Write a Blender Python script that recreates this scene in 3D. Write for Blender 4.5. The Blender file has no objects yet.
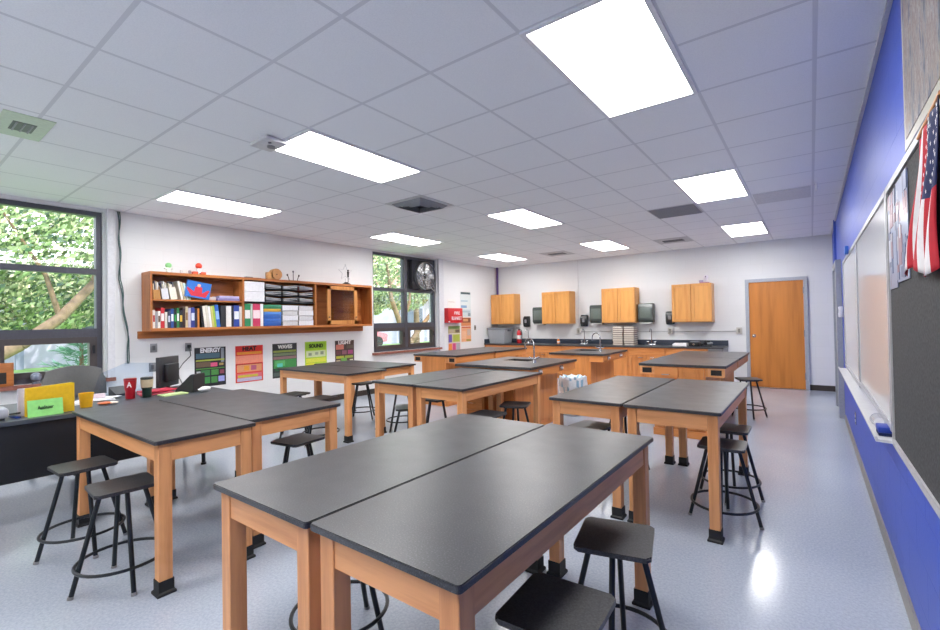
import bpy, bmesh, math, random
from mathutils import Vector, Matrix
random.seed(7)
PI = math.pi
sc = bpy.context.scene
C = sc.collection
R = math.radians
# ---------------------------------------------------------------- room
XL, XR, YB, YR, H = -7.071, 0.289, 7.062, -4.75, 2.8416
G = 0.6096

def lin(h):
    h = h.lstrip('#')
    return tuple(((v / 12.92) if v <= .04045 else ((v + .055) / 1.055) ** 2.4) for v in (int(h[i:i+2], 16) / 255 for i in (0, 2, 4)))

# ---------------------------------------------------------------- materials
def nodes_of(name):
    m = bpy.data.materials.new(name); m.use_nodes = True
    nt = m.node_tree; nt.nodes.clear()
    out = nt.nodes.new('ShaderNodeOutputMaterial')
    b = nt.nodes.new('ShaderNodeBsdfPrincipled')
    nt.links.new(b.outputs[0], out.inputs[0])
    return m, nt, b, out

def ramp(nt, fac, stops):
    r = nt.nodes.new('ShaderNodeValToRGB')
    e = r.color_ramp.elements
    while len(e) < len(stops): e.new(.5)
    for k, (p, c) in enumerate(stops):
        e[k].position = p; e[k].color = (*c, 1)
    nt.links.new(fac, r.inputs[0])
    return r.outputs[0]

def noise(nt, scale=(1, 1, 1), sc_=5, detail=3, coord='Object', rough=.5):
    t = nt.nodes.new('ShaderNodeTexCoord'); mp = nt.nodes.new('ShaderNodeMapping')
    mp.inputs['Scale'].default_value = scale
    n = nt.nodes.new('ShaderNodeTexNoise'); n.inputs['Scale'].default_value = sc_; n.inputs['Detail'].default_value = detail
    n.inputs['Roughness'].default_value = rough
    nt.links.new(t.outputs[coord], mp.inputs[0]); nt.links.new(mp.outputs[0], n.inputs[0])
    return n.outputs[0]

_cache = {}
def pm(hexc, rough=.5, metal=0, var=.06, scale=40, spec=.5):
    """plain surface with a slight mottling of its own colour"""
    k = (hexc, rough, metal, var, scale, spec)
    if k in _cache: return _cache[k]
    m, nt, b, o = nodes_of('surface_' + hexc.strip('#'))
    c = lin(hexc)
    n = noise(nt, sc_=scale)
    col = ramp(nt, n, [(.3, tuple(v * (1 - var) for v in c)), (.7, tuple(min(1, v * (1 + var)) for v in c))])
    nt.links.new(col, b.inputs['Base Color'])
    b.inputs['Roughness'].default_value = rough; b.inputs['Metallic'].default_value = metal
    b.inputs['Specular IOR Level'].default_value = spec
    _cache[k] = m
    return m

def wood(name, hexa, hexb, axis='z', rough=.38, fine=26):
    m, nt, b, o = nodes_of(name)
    s = {'x': (.07, 1, 1), 'y': (1, .07, 1), 'z': (1, 1, .07)}[axis]
    n1 = noise(nt, s, fine, 5, rough=.62)
    w = noise(nt, {'x': (.12, 1, 1), 'y': (1, .12, 1), 'z': (1, 1, .12)}[axis], 7, 2)
    mx = nt.nodes.new('ShaderNodeMath'); mx.operation = 'ADD'
    ml = nt.nodes.new('ShaderNodeMath'); ml.operation = 'MULTIPLY'; ml.inputs[1].default_value = .5
    nt.links.new(n1, mx.inputs[0]); nt.links.new(w, mx.inputs[1]); nt.links.new(mx.outputs[0], ml.inputs[0])
    oi = nt.nodes.new('ShaderNodeObjectInfo')
    col = ramp(nt, ml.outputs[0], [(.33, lin(hexb)), (.52, lin(hexa)), (.68, tuple(min(1, v * 1.12) for v in lin(hexa)))])
    hs = nt.nodes.new('ShaderNodeHueSaturation')
    mr = nt.nodes.new('ShaderNodeMapRange'); mr.inputs['To Min'].default_value = .93; mr.inputs['To Max'].default_value = 1.07
    nt.links.new(oi.outputs['Random'], mr.inputs[0]); nt.links.new(mr.outputs[0], hs.inputs['Value'])
    nt.links.new(col, hs.inputs['Color']); nt.links.new(hs.outputs[0], b.inputs['Base Color'])
    b.inputs['Roughness'].default_value = rough
    return m

WT = {a: wood('table_wood_' + a, 'E0A069', 'BC7B4A', a) for a in 'xyz'}
WC = {a: wood('cabinet_wood_' + a, 'D68E50', 'BC7038', a, .33) for a in 'xyz'}
WS = {a: wood('shelf_wood_' + a, 'B8733C', '8E4F22', a, .4) for a in 'xyz'}
WU = {a: wood('upper_cabinet_wood_' + a, 'E0A25A', 'CF8A42', a, .33) for a in 'xyz'}
WD = wood('door_wood', 'C87E35', 'B06A28', 'z', .4, 12)
BLACK = pm('1B1D20', .35); STEEL = pm('20262B', .38, .3); BOOT = pm('191B1D', .6)
CHROME = pm('C8CCD0', .18, 1, .02); GREYMETAL = pm('8F959B', .35, .6)
WHITE = pm('E9E9EC', .5); OFFWHITE = pm('DADADA', .6)
RED = pm('B8202A', .4); PAPER = pm('ECECEE', .8)

def m_epoxy():
    m, nt, b, o = nodes_of('black_epoxy_resin')
    n = noise(nt, sc_=220, detail=2)
    nt.links.new(ramp(nt, n, [(.38, lin('2B2C30')), (.6, lin('393A3E')), (.74, lin('5E6064'))]), b.inputs['Base Color'])
    n2 = noise(nt, sc_=9, detail=3)
    mr = nt.nodes.new('ShaderNodeMapRange'); mr.inputs['To Min'].default_value = .3; mr.inputs['To Max'].default_value = .4
    nt.links.new(n2, mr.inputs[0]); nt.links.new(mr.outputs[0], b.inputs['Roughness'])
    b.inputs['Specular IOR Level'].default_value = .62
    return m
EPOXY = m_epoxy()
def m_seat():
    m, nt, b, o = nodes_of('stool_seat_laminate')
    n = noise(nt, sc_=180, detail=2)
    nt.links.new(ramp(nt, n, [(.35, lin('2C2D30')), (.7, lin('45464A'))]), b.inputs['Base Color'])
    b.inputs['Roughness'].default_value = .38
    return m
SEAT = m_seat()
def m_floor():
    m, nt, b, o = nodes_of('speckled_floor_tile')
    n = noise(nt, sc_=75, detail=3, rough=.7); big = noise(nt, sc_=.9, detail=3)
    c1 = ramp(nt, n, [(.3, lin('A3ACB9')), (.5, lin('B0B8C4')), (.7, lin('BCC4CE'))])
    c2 = ramp(nt, big, [(.35, (.9, .91, .94)), (.65, (1, 1, 1))])
    mx = nt.nodes.new('ShaderNodeMix'); mx.data_type = 'RGBA'; mx.blend_type = 'MULTIPLY'; mx.inputs[0].default_value = 1
    nt.links.new(c1, mx.inputs[6]); nt.links.new(c2, mx.inputs[7]); nt.links.new(mx.outputs[2], b.inputs['Base Color'])
    mr = nt.nodes.new('ShaderNodeMapRange'); mr.inputs['To Min'].default_value = .11; mr.inputs['To Max'].default_value = .2
    nt.links.new(big, mr.inputs[0]); nt.links.new(mr.outputs[0], b.inputs['Roughness'])
    b.inputs['Specular IOR Level'].default_value = .55
    return m
def m_block(name, hexc, axis, bump=.12, rough=.55, marks=None):
    m, nt, b, o = nodes_of(name)
    t = nt.nodes.new('ShaderNodeTexCoord'); s = nt.nodes.new('ShaderNodeSeparateXYZ'); cb = nt.nodes.new('ShaderNodeCombineXYZ')
    nt.links.new(t.outputs['Object'], s.inputs[0])
    nt.links.new(s.outputs[0 if axis == 'x' else 1], cb.inputs[0]); nt.links.new(s.outputs[2], cb.inputs[1])
    br = nt.nodes.new('ShaderNodeTexBrick'); nt.links.new(cb.outputs[0], br.inputs[0])
    br.inputs['Scale'].default_value = 1; br.inputs['Brick Width'].default_value = .4; br.inputs['Row Height'].default_value = .2
    br.inputs['Mortar Size'].default_value = .006; br.inputs['Mortar Smooth'].default_value = .6
    c = lin(hexc)
    br.inputs['Color1'].default_value = (*c, 1); br.inputs['Color2'].default_value = (*[v * .985 for v in c], 1)
    br.inputs['Mortar'].default_value = (*[v * .965 for v in c], 1)
    nt.links.new(br.outputs['Color'], b.inputs['Base Color'])
    n = noise(nt, sc_=60, detail=4)
    ad = nt.nodes.new('ShaderNodeMath'); ad.operation = 'MULTIPLY_ADD'; ad.inputs[1].default_value = .35
    inv = nt.nodes.new('ShaderNodeMath'); inv.operation = 'SUBTRACT'; inv.inputs[0].default_value = 1
    nt.links.new(br.outputs['Fac'], inv.inputs[1]); nt.links.new(n, ad.inputs[0]); nt.links.new(inv.outputs[0], ad.inputs[2])
    bp = nt.nodes.new('ShaderNodeBump'); bp.inputs['Strength'].default_value = bump; bp.inputs['Distance'].default_value = .006
    nt.links.new(ad.outputs[0], bp.inputs['Height']); nt.links.new(bp.outputs[0], b.inputs['Normal'])
    b.inputs['Roughness'].default_value = rough
    return m
def m_ceiling():
    m, nt, b, o = nodes_of('lay_in_ceiling_tile')
    t = nt.nodes.new('ShaderNodeTexCoord'); s = nt.nodes.new('ShaderNodeSeparateXYZ'); nt.links.new(t.outputs['Object'], s.inputs[0])
    def line(sock):
        d = nt.nodes.new('ShaderNodeMath'); d.operation = 'DIVIDE'; d.inputs[1].default_value = G; nt.links.new(sock, d.inputs[0])
        a = nt.nodes.new('ShaderNodeMath'); a.operation = 'ADD'; a.inputs[1].default_value = .5; nt.links.new(d.outputs[0], a.inputs[0])
        f = nt.nodes.new('ShaderNodeMath'); f.operation = 'FRACT'; nt.links.new(a.outputs[0], f.inputs[0])
        u = nt.nodes.new('ShaderNodeMath'); u.operation = 'SUBTRACT'; u.inputs[1].default_value = .5; nt.links.new(f.outputs[0], u.inputs[0])
        v = nt.nodes.new('ShaderNodeMath'); v.operation = 'ABSOLUTE'; nt.links.new(u.outputs[0], v.inputs[0])
        w = nt.nodes.new('ShaderNodeMath'); w.operation = 'LESS_THAN'; w.inputs[1].default_value = .018; nt.links.new(v.outputs[0], w.inputs[0])
        return w.outputs[0]
    mx = nt.nodes.new('ShaderNodeMath'); mx.operation = 'MAXIMUM'
    nt.links.new(line(s.outputs[0]), mx.inputs[0]); nt.links.new(line(s.outputs[1]), mx.inputs[1])
    n = noise(nt, sc_=140, detail=3)
    tile = ramp(nt, n, [(.35, lin('F0F2F7')), (.6, lin('F6F8FC'))])
    mix = nt.nodes.new('ShaderNodeMix'); mix.data_type = 'RGBA'
    nt.links.new(mx.outputs[0], mix.inputs[0]); nt.links.new(tile, mix.inputs[6]); mix.inputs[7].default_value = (*lin('DCDEE4'), 1)
    nt.links.new(mix.outputs[2], b.inputs['Base Color'])
    bp = nt.nodes.new('ShaderNodeBump'); bp.inputs['Strength'].default_value = .3; bp.inputs['Distance'].default_value = .01
    nt.links.new(mx.outputs[0], bp.inputs['Height']); nt.links.new(bp.outputs[0], b.inputs['Normal'])
    b.inputs['Roughness'].default_value = .8
    return m
def m_emit(name, col, s):
    m = bpy.data.materials.new(name); m.use_nodes = True; nt = m.node_tree; nt.nodes.clear()
    o = nt.nodes.new('ShaderNodeOutputMaterial'); e = nt.nodes.new('ShaderNodeEmission')
    e.inputs[0].default_value = (*col, 1); e.inputs[1].default_value = s
    nt.links.new(e.outputs[0], o.inputs[0]); return m
def m_glass(name='clear_glass', tint=(1, 1, 1), gl=.08):
    m = bpy.data.materials.new(name); m.use_nodes = True; nt = m.node_tree; nt.nodes.clear()
    o = nt.nodes.new('ShaderNodeOutputMaterial'); t = nt.nodes.new('ShaderNodeBsdfTransparent'); g = nt.nodes.new('ShaderNodeBsdfGlossy')
    t.inputs[0].default_value = (*tint, 1); g.inputs['Roughness'].default_value = .02
    lw = nt.nodes.new('ShaderNodeFresnel'); lw.inputs[0].default_value = 1.35
    mx = nt.nodes.new('ShaderNodeMixShader')
    nt.links.new(lw.outputs[0], mx.inputs[0]); nt.links.new(t.outputs[0], mx.inputs[1]); nt.links.new(g.outputs[0], mx.inputs[2])
    nt.links.new(mx.outputs[0], o.inputs[0]); return m
GLASS = m_glass()
LAMP = m_emit('lamp_diffuser', (1, .985, .97), 11.0)

# ---------------------------------------------------------------- mesh helpers
class MB:
    def __init__(s): s.bm = bmesh.new()
    def _tag(s, faces, m):
        for f in faces: f.material_index = m
    def box(s, x0, x1, y0, y1, z0, z1, m=0, bev=0, seg=2, mat=None):
        vs = [s.bm.verts.new(p) for p in ((x0,y0,z0),(x1,y0,z0),(x1,y1,z0),(x0,y1,z0),(x0,y0,z1),(x1,y0,z1),(x1,y1,z1),(x0,y1,z1))]
        fs = [s.bm.faces.new([vs[i] for i in q]) for q in ((0,3,2,1),(4,5,6,7),(0,1,5,4),(1,2,6,5),(2,3,7,6),(3,0,4,7))]
        s._tag(fs, m)
        geo = vs
        if bev:
            es = list({e for f in fs for e in f.edges})
            r = bmesh.ops.bevel(s.bm, geom=es, offset=bev, segments=seg, affect='EDGES', profile=.5)
            s._tag(r['faces'], m); geo = list({v for v in r['verts']} | {v for v in vs if v.is_valid})
        if mat is not None:
            bmesh.ops.transform(s.bm, matrix=mat, verts=geo)
        return geo
    def cyl(s, p0, p1, r0, r1=None, seg=14, m=0, cap=True):
        p0, p1 = Vector(p0), Vector(p1); r1 = r0 if r1 is None else r1
        d = (p1 - p0).normalized(); q = d.to_track_quat('Z', 'Y')
        rings = []
        for p, r in ((p0, r0), (p1, r1)):
            rings.append([s.bm.verts.new(p + q @ Vector((r * math.cos(2*PI*i/seg), r * math.sin(2*PI*i/seg), 0))) for i in range(seg)])
        fs = [s.bm.faces.new((rings[0][i], rings[0][(i+1) % seg], rings[1][(i+1) % seg], rings[1][i])) for i in range(seg)]
        if cap: fs += [s.bm.faces.new(list(reversed(rings[0]))), s.bm.faces.new(rings[1])]
        s._tag(fs, m)
    def tube(s, pts, r, seg=8, m=0, closed=False):
        pts = [Vector(p) for p in pts]; n = len(pts); rings = []
        for i, p in enumerate(pts):
            a = pts[(i-1) % n] if (closed or i > 0) else p; b = pts[(i+1) % n] if (closed or i < n-1) else p
            d = (b - a).normalized(); q = d.to_track_quat('Z', 'Y') if abs(d.z) < .95 else d.to_track_quat('Z', 'X')
            if i == 0: ref = q @ Vector((1, 0, 0))
            else: ref = (ref - d * ref.dot(d)).normalized()
            o = d.cross(ref)
            rings.append([s.bm.verts.new(p + r * (math.cos(2*PI*k/seg) * ref + math.sin(2*PI*k/seg) * o)) for k in range(seg)])
        fs = []
        for i in range(n if closed else n - 1):
            A, B = rings[i], rings[(i+1) % n]
            fs += [s.bm.faces.new((A[k], A[(k+1) % seg], B[(k+1) % seg], B[k])) for k in range(seg)]
        if not closed: fs += [s.bm.faces.new(list(reversed(rings[0]))), s.bm.faces.new(rings[-1])]
        s._tag(fs, m)
    def lathe(s, prof, c=(0, 0, 0), seg=24, m=0):
        c = Vector(c); rings = []
        for r, z in prof:
            rings.append([s.bm.verts.new(c + Vector((max(r, 1e-4) * math.cos(2*PI*i/seg), max(r, 1e-4) * math.sin(2*PI*i/seg), z))) for i in range(seg)])
        fs = []
        for A, B in zip(rings, rings[1:]):
            fs += [s.bm.faces.new((A[i], A[(i+1) % seg], B[(i+1) % seg], B[i])) for i in range(seg)]
        fs += [s.bm.faces.new(list(reversed(rings[0]))), s.bm.faces.new(rings[-1])]
        s._tag(fs, m)
    def ball(s, c, r, m=0, sub=2, sz=(1, 1, 1)):
        g = bmesh.ops.create_icosphere(s.bm, subdivisions=sub, radius=r)
        for v in g['verts']: v.co = Vector(c) + Vector((v.co.x*sz[0], v.co.y*sz[1], v.co.z*sz[2]))
        s._tag({f for v in g['verts'] for f in v.link_faces}, m)
    def prism(s, poly, a0, a1, axis='x', m=0, bev=0):
        """poly in the two other axes (cyclic order), swept along axis"""
        def P(u, v, w):
            return {'x': (w, u, v), 'y': (u, w, v), 'z': (u, v, w)}[axis]
        A = [s.bm.verts.new(P(u, v, a0)) for u, v in poly]; B = [s.bm.verts.new(P(u, v, a1)) for u, v in poly]
        n = len(poly)
        fs = [s.bm.faces.new(A), s.bm.faces.new(list(reversed(B)))] + [s.bm.faces.new((A[i], B[i], B[(i+1) % n], A[(i+1) % n])) for i in range(n)]
        s._tag(fs, m)
        if bev:
            es = list({e for f in fs for e in f.edges})
            r = bmesh.ops.bevel(s.bm, geom=es, offset=bev, segments=2, affect='EDGES'); s._tag(r['faces'], m)
    def build(s, name, mats, parent=None, loc=None, rot=None, smooth=True):
        bmesh.ops.recalc_face_normals(s.bm, faces=s.bm.faces[:])
        me = bpy.data.meshes.new(name); s.bm.to_mesh(me); s.bm.free()
        for m in (mats if isinstance(mats, (list, tuple)) else [mats]): me.materials.append(m)
        if smooth:
            for p in me.polygons: p.use_smooth = True
            me.set_sharp_from_angle(angle=R(38))
        o = bpy.data.objects.new(name, me); C.objects.link(o)
        if parent: o.parent = parent
        if loc: o.location = loc
        if rot: o.rotation_euler = rot
        return o

def rr(x0, x1, y0, y1, r, n=5):
    """rounded rectangle outline"""
    o = []
    for cx, cy, a in ((x1-r, y1-r, 0), (x0+r, y1-r, 90), (x0+r, y0+r, 180), (x1-r, y0+r, 270)):
        for k in range(n + 1):
            t = R(a + 90*k/n); o.append((cx + r*math.cos(t), cy + r*math.sin(t)))
    return o

def thing(name, label, cat, loc=(0, 0, 0), rz=0, group=None):
    o = bpy.data.objects.new(name, None); C.objects.link(o); o.empty_display_size = .05
    o.location = loc; o.rotation_euler = (0, 0, rz); o['label'] = label; o['category'] = cat
    if group: o['group'] = group
    return o
def tag(o, label, cat, group=None):
    o['label'] = label; o['category'] = cat
    if group: o['group'] = group
    return o
def struct(o): o['kind'] = 'structure'; return o
def dup(root, loc, rz, label, group=None):
    def cp(o, par):
        c = o.copy(); C.objects.link(c); c.parent = par
        for ch in list(o.children): cp(ch, c)
        return c
    r = cp(root, None); r.location = loc; r.rotation_euler = (0, 0, rz); r['label'] = label
    if group: r['group'] = group
    return r
def box(name, mats, x0, x1, y0, y1, z0, z1, parent=None, bev=0):
    b = MB(); b.box(x0, x1, y0, y1, z0, z1, 0, bev); return b.build(name, mats, parent)
def lettering(parent, text, mat, size, loc, rot, width=None, name='lettering', depth=.0012, align='CENTER', bold=.03):
    cu = bpy.data.curves.new(name, 'FONT'); cu.body = text; cu.size = size; cu.extrude = depth; cu.align_x = align; cu.align_y = 'CENTER'
    cu.offset = size * bold
    t = bpy.data.objects.new(name, cu); C.objects.link(t)
    bpy.context.view_layer.update()
    me = bpy.data.meshes.new_from_object(t.evaluated_get(bpy.context.evaluated_depsgraph_get()))
    bpy.data.objects.remove(t)
    if width:
        xs = [v.co.x for v in me.vertices]; w = max(xs) - min(xs); c = (max(xs) + min(xs)) / 2
        for v in me.vertices: v.co.x = (v.co.x - c) * width / w
    me.materials.clear(); me.materials.append(mat)
    o = bpy.data.objects.new(name, me); C.objects.link(o); o.parent = parent; o.location = loc; o.rotation_euler = rot
    return o
# text on the left wall (faces +x), right wall (faces -x), back wall (faces -y)
ROT_L = (PI/2, 0, PI/2); ROT_R = (PI/2, 0, -PI/2); ROT_B = (PI/2, 0, 0)

# ================================================================= SETTING
W1 = (-3.31, -1.425, .78, 2.80); W2 = (2.74, 4.59, .80, 2.81)
T = .22
WALLM = m_block('painted_block_white_y', 'E4E5E6', 'y'); WALLX = m_block('painted_block_white_x', 'E4E5E6', 'x')
BLUE = m_block('painted_block_blue', '3050BC', 'y', .4, .45)
struct(box('floor', m_floor(), XL - T, XR + T, YR - T, YB + T, -.1, 0))
struct(box('ceiling', m_ceiling(), XL - T, XR + T, YR - T, YB + T, H, H + .15))
b = MB()
for y0, y1, z0, z1 in ((YR - T, W1[0], 0, H), (W1[0], W1[1], 0, W1[2]), (W1[0], W1[1], W1[3], H), (W1[1], W2[0], 0, H),
                       (W2[0], W2[1], 0, W2[2]), (W2[0], W2[1], W2[3], H), (W2[1], YB + T, 0, H)):
    b.box(XL - T, XL, y0, y1, z0, z1)
struct(b.build('wall_left', WALLM, smooth=False))
struct(box('wall_back', WALLX, XL, XR, YB, YB + T, 0, H))
struct(box('wall_rear', WALLX, XL, XR, YR - T, YR, 0, H))
struct(box('wall_right', BLUE, XR, XR + T, YR - T, YB + T, 0, H))
BASE = pm('3A332F', .5)
struct(box('baseboard_back', BASE, -.10, XR - .012, YB - .012, YB, 0, .1))
struct(box('baseboard_left', BASE, XL, XL + .012, YR, YB, 0, .1))
struct(box('baseboard_right', pm('8D8A86', .5), XR - .01, XR, YR, 4.25, 0, .09))
struct(box('trim_1', pm('D8D9DE', .4), XL, XL + .06, -1.40, -1.33, .72, H))   # casing beside the first window
struct(box('trim_2', pm('D8D9DE', .4), XL, XL + .06, 4.62, 4.78, .72, H))
struct(box('trim_3', pm('C9CBD2', .4), XR - .02, XR, YR, YB, H - .022, H))    # wall angle of the ceiling grid
struct(box('trim_4', pm('4760B8', .4), XR - .03, XR, 5.56, 5.62, 0, H))

FRAME = pm('54545E', .4, .3)
def window(n, W, pier, fan=False):
    y0, y1, z0, z1 = W
    x0, x1 = XL - .15, XL - .05
    root = bpy.data.objects.new('window_%d' % n, None); C.objects.link(root); root['kind'] = 'structure'
    b = MB(); f = .055
    b.box(x0, x1, y0, y1, z1 - f, z1); b.box(x0, x1, y0, y1, z0, z0 + f); b.box(x0 + .002, x1 - .002, y0, y0 + f, z0 + f, z1 - f); b.box(x0 + .002, x1 - .002, y1 - f, y1, z0 + f, z1 - f)
    ym = (y0 + y1) / 2; zt, zl = 2.07, 1.33
    b.box(x0 - .003, x1 + .003, ym - .045, ym + .045, z0 + f, z1 - f); b.box(x0 + .004, x1 - .004, y0 + f, y1 - f, zt - .035, zt + .035); b.box(x0 + .004, x1 - .004, y0 + f, y1 - f, zl - .05, zl + .05)
    b.build('window_frame', FRAME, root, smooth=False)
    for a, c in ((y0 + f, ym - .045), (ym + .045, y1 - f)):
        b = MB(); s = .07; zz0, zz1 = z0 + f, zl - .05
        b.box(x0 + .02, x1 + .015, a, c, zz1 - s, zz1); b.box(x0 + .02, x1 + .015, a, c, zz0, zz0 + s)
        b.box(x0 + .021, x1 + .014, a, a + s, zz0 + s, zz1 - s); b.box(x0 + .021, x1 + .014, c - s, c, zz0 + s, zz1 - s)
        sash = b.build('sash', pm('504A4A', .4, .2), root, smooth=False)
        box('pane', GLASS, x0 + .05, x0 + .056, a + s - .005, c - s + .005, zz0 + s - .005, zz1 - s + .005, sash)
        box('latch', pm('202024', .4), x1 + .015, x1 + .03, c - .045, c - .02, zz1 - .2, zz1 - .1, sash)
        box('pane', GLASS, x0 + .05, x0 + .056, a - .005, c + .005, zl + .045, zt - .03, root)
        if not (fan and a > ym): box('pane', GLASS, x0 + .05, x0 + .056, a - .005, c + .005, zt + .03, z1 - f + .005, root)
    box('window_sill', pm('8E5A4E', .6, 0, .2, 25), XL - .05, XL + .07, y0 - .04, y1 + .1, z0 - .045, z0 - .001, root)
    b = MB(); b.box(XL - T, x0, y0, y1, z0 - .045, z0 - .001); b.build('outer_sill', pm('9A9690', .8), root)
    return root
window(1, W1, None); window(2, W2, None, True)

# window fan unit in the upper pane
fan = thing('exhaust_fan', 'dark round exhaust fan filling the upper pane of the far window', 'fan', (XL - .1, 4.1, 2.44))
b = MB(); b.box(-.03, .0, -.43, .43, -.33, .33); b.build('mounting_panel', pm('47484C', .55), fan)
b = MB(); b.box(0, .12, -.29, .4, -.33, .31, bev=.02); b.build('housing', pm('34353A', .5), fan)
fc = (.13, .07, -.03)
b = MB()
for r_ in (.30, .24, .18, .12, .06):
    b.tube([(.2 + (.30 - r_) * .12, fc[1] + r_ * math.cos(2*PI*i/28), fc[2] + r_ * math.sin(2*PI*i/28)) for i in range(28)], .006, 6, closed=True)
for i in range(12):
    a = 2*PI*i/12; b.tube([(.23, fc[1], fc[2]), (.2, fc[1] + .30*math.cos(a), fc[2] + .30*math.sin(a))], .004, 5)
b.build('guard', CHROME, fan)
b = MB(); b.cyl((.0, fc[1], fc[2]), (.19, fc[1], fc[2]), .31, seg=32, cap=False); b.cyl((.12, fc[1], fc[2]), (.125, fc[1], fc[2]), .31, seg=32)
b.build('shroud', pm('8A8B8E', .35, .7), fan)
for i in range(5):
    a = 2*PI*i/5; b = MB()
    b.box(.15, .156, .04, .28, -.05, .05, mat=Matrix.Translation((0, fc[1], fc[2])) @ Matrix.Rotation(a, 4, 'X') @ Matrix.Rotation(R(0), 4, 'Y'))
    b.build('blade', pm('B0B1B4', .3, .8), fan)
b = MB(); b.cyl((.13, fc[1], fc[2]), (.19, fc[1], fc[2]), .055); b.build('hub', BLACK, fan)
b = MB(); b.tube([(.14, .18, -.2), (.17, .27, -.31), (.16, .36, -.36), (.15, .38, -.28), (.15, .3, -.2)], .008, 6); b.build('cord', pm('D0D0D2', .5), fan)

# back door
d = bpy.data.objects.new('door_1', None); C.objects.link(d); d['kind'] = 'structure'; d.location = (0, 0, 0)
DM = pm('A9AEB8', .45, .2)
b = MB()
b.box(-1.10, -1.04, YB - .05, YB, 0, 2.045); b.box(-.155, -.095, YB - .05, YB, 0, 2.045); b.box(-1.10, -.095, YB - .05, YB, 2.045, 2.105)
b.build('door_frame', DM, d, smooth=False)
leaf = box('door_leaf', WD, -1.037, -.158, YB - .035, YB - .001, .01, 2.042, d)
b = MB(); b.cyl((-.965, YB - .035, 1.0), (-.965, YB - .045, 1.0), .035, seg=20); b.cyl((-.965, YB - .045, 1.0), (-.965, YB - .085, 1.0), .012)
b.ball((-.965, YB - .1, 1.0), .03); b.build('door_knob', CHROME, leaf)
for z in (.25, 1.05, 1.85):
    box('hinge', GREYMETAL, -.165, -.15, YB - .056, YB - .03, z - .06, z + .06, leaf)
# corridor door in the blue wall
d = bpy.data.objects.new('door_2', None); C.objects.link(d); d['kind'] = 'structure'
b = MB(); b.box(XR - .06, XR, 4.45, 4.55, 0, 2.04); b.box(XR - .06, XR, 5.45, 5.55, 0, 2.04); b.box(XR - .06, XR, 4.45, 5.55, 2.04, 2.12)
b.build('door_frame', pm('9EA3AC', .45, .2), d, smooth=False)
leaf = box('door_leaf', pm('8F969F', .5), XR - .035, XR, 4.55, 5.45, .01, 2.04, d)
box('window_pane', pm('3C4A44', .1), XR - .045, XR - .035, 4.66, 4.8, 1.0, 1.9, leaf)

# ================================================================= CEILING FIXTURES
def ceiling_light(ix, iy, label):
    x0, x1, y0, y1 = ix * G, (ix + 1) * G, iy * G, (iy + 2) * G
    t = thing('ceiling_light', label, 'light', ((x0 + x1)/2, (y0 + y1)/2, H), 0, 'recessed fluorescent ceiling lights')
    w, l = G/2, G; i = .027
    b = MB(); z0, z1 = -.012, -.001
    b.box(-w, w, -l, -l + i, z0, z1); b.box(-w, w, l - i, l, z0, z1); b.box(-w, -w + i, -l + i, l - i, z0, z1); b.box(w - i, w, -l + i, l - i, z0, z1)
    b.build('frame', pm('E8E8EC', .5), t, smooth=False)
    b = MB(); b.box(-w + i, w - i, -l + i, l - i, -.008, -.002); b.build('diffuser', LAMP, t, smooth=False)
lab = {(-2, -2): 'large lit ceiling panel nearest the camera above the front tables', (-2, 3): 'lit ceiling panel beside the square return grille',
       (-2, 8): 'lit ceiling panel in front of the wooden door', (-6, -2): 'lit ceiling panel touching the small smoke detector box',
       (-6, 3): 'lit ceiling panel in the middle of the room between two other rows', (-6, 8): 'lit ceiling panel above the third wall cabinet',
       (-10, -2): 'long lit ceiling panel above the bookshelf', (-10, 3): 'lit ceiling panel in front of the window with the fan',
       (-10, 8): 'lit ceiling panel nearest the far corner above the first wall cabinet'}
for (ix, iy), l in lab.items(): ceiling_light(ix, iy, l)
for ix, l in ((-2, 'ceiling panel behind the camera beside the blue wall'), (-6, 'ceiling panel behind the camera, mid row'), (-10, 'ceiling panel behind the camera on the window side')):
    ceiling_light(ix, -7, l)
# square air diffuser
t = thing('ceiling_vent', 'square louvred air diffuser with dark throat in middle of ceiling', 'vent', (-3.95, .87, H), 0)
b = MB(); b.box(-.3, .3, -.3, .3, -.006, -.001); b.build('plate', pm('C9CBD2', .5), t)
b = MB(); b.box(-.19, .19, -.19, .19, -.0085, -.006); b.build('throat', pm('303338', .7), t)
for k, (r0, r1) in enumerate(((.24, .20), (.175, .14), (.115, .08))):
    b = MB()
    for sx, sy in ((1, 0), (-1, 0), (0, 1), (0, -1)):
        if sx: vs = [(sx*r0, -r0, -.012), (sx*r0, r0, -.012), (sx*r1, r1, -.045), (sx*r1, -r1, -.045)]
        else: vs = [(-r0, sy*r0, -.012), (r0, sy*r0, -.012), (r1, sy*r1, -.045), (-r1, sy*r1, -.045)]
        A = [b.bm.verts.new(v) for v in vs]; B = [b.bm.verts.new((v[0], v[1], v[2] + .004)) for v in vs]
        b.bm.faces.new(A); b.bm.faces.new(list(reversed(B)))
        for i in range(4): b.bm.faces.new((A[i], B[i], B[(i+1) % 4], A[(i+1) % 4]))
    b.build('louvre', pm('8E9298', .5), t, smooth=False)
def grille(cx, cy, w, l, label, dark, n=14, plate='C4C6CE', pw=.3, pl=.3):
    t = thing('ceiling_vent', label, 'vent', (cx, cy, H))
    b = MB(); b.box(-pw, pw, -pl, pl, -.005, -.001); b.build('plate', pm(plate, .5), t)
    b = MB(); b.box(-w/2, w/2, -l/2, l/2, -.009, -.005); b.build('backing', pm(dark, .7), t)
    b = MB()
    for i in range(n):
        y = -l/2 + l*(i + .5)/n; b.box(-w/2, w/2, y - .004, y + .004, -.016, -.009)
    b.build('slats', pm('9A9CA3', .5), t, smooth=False)['kind'] = 'stuff'
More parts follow.
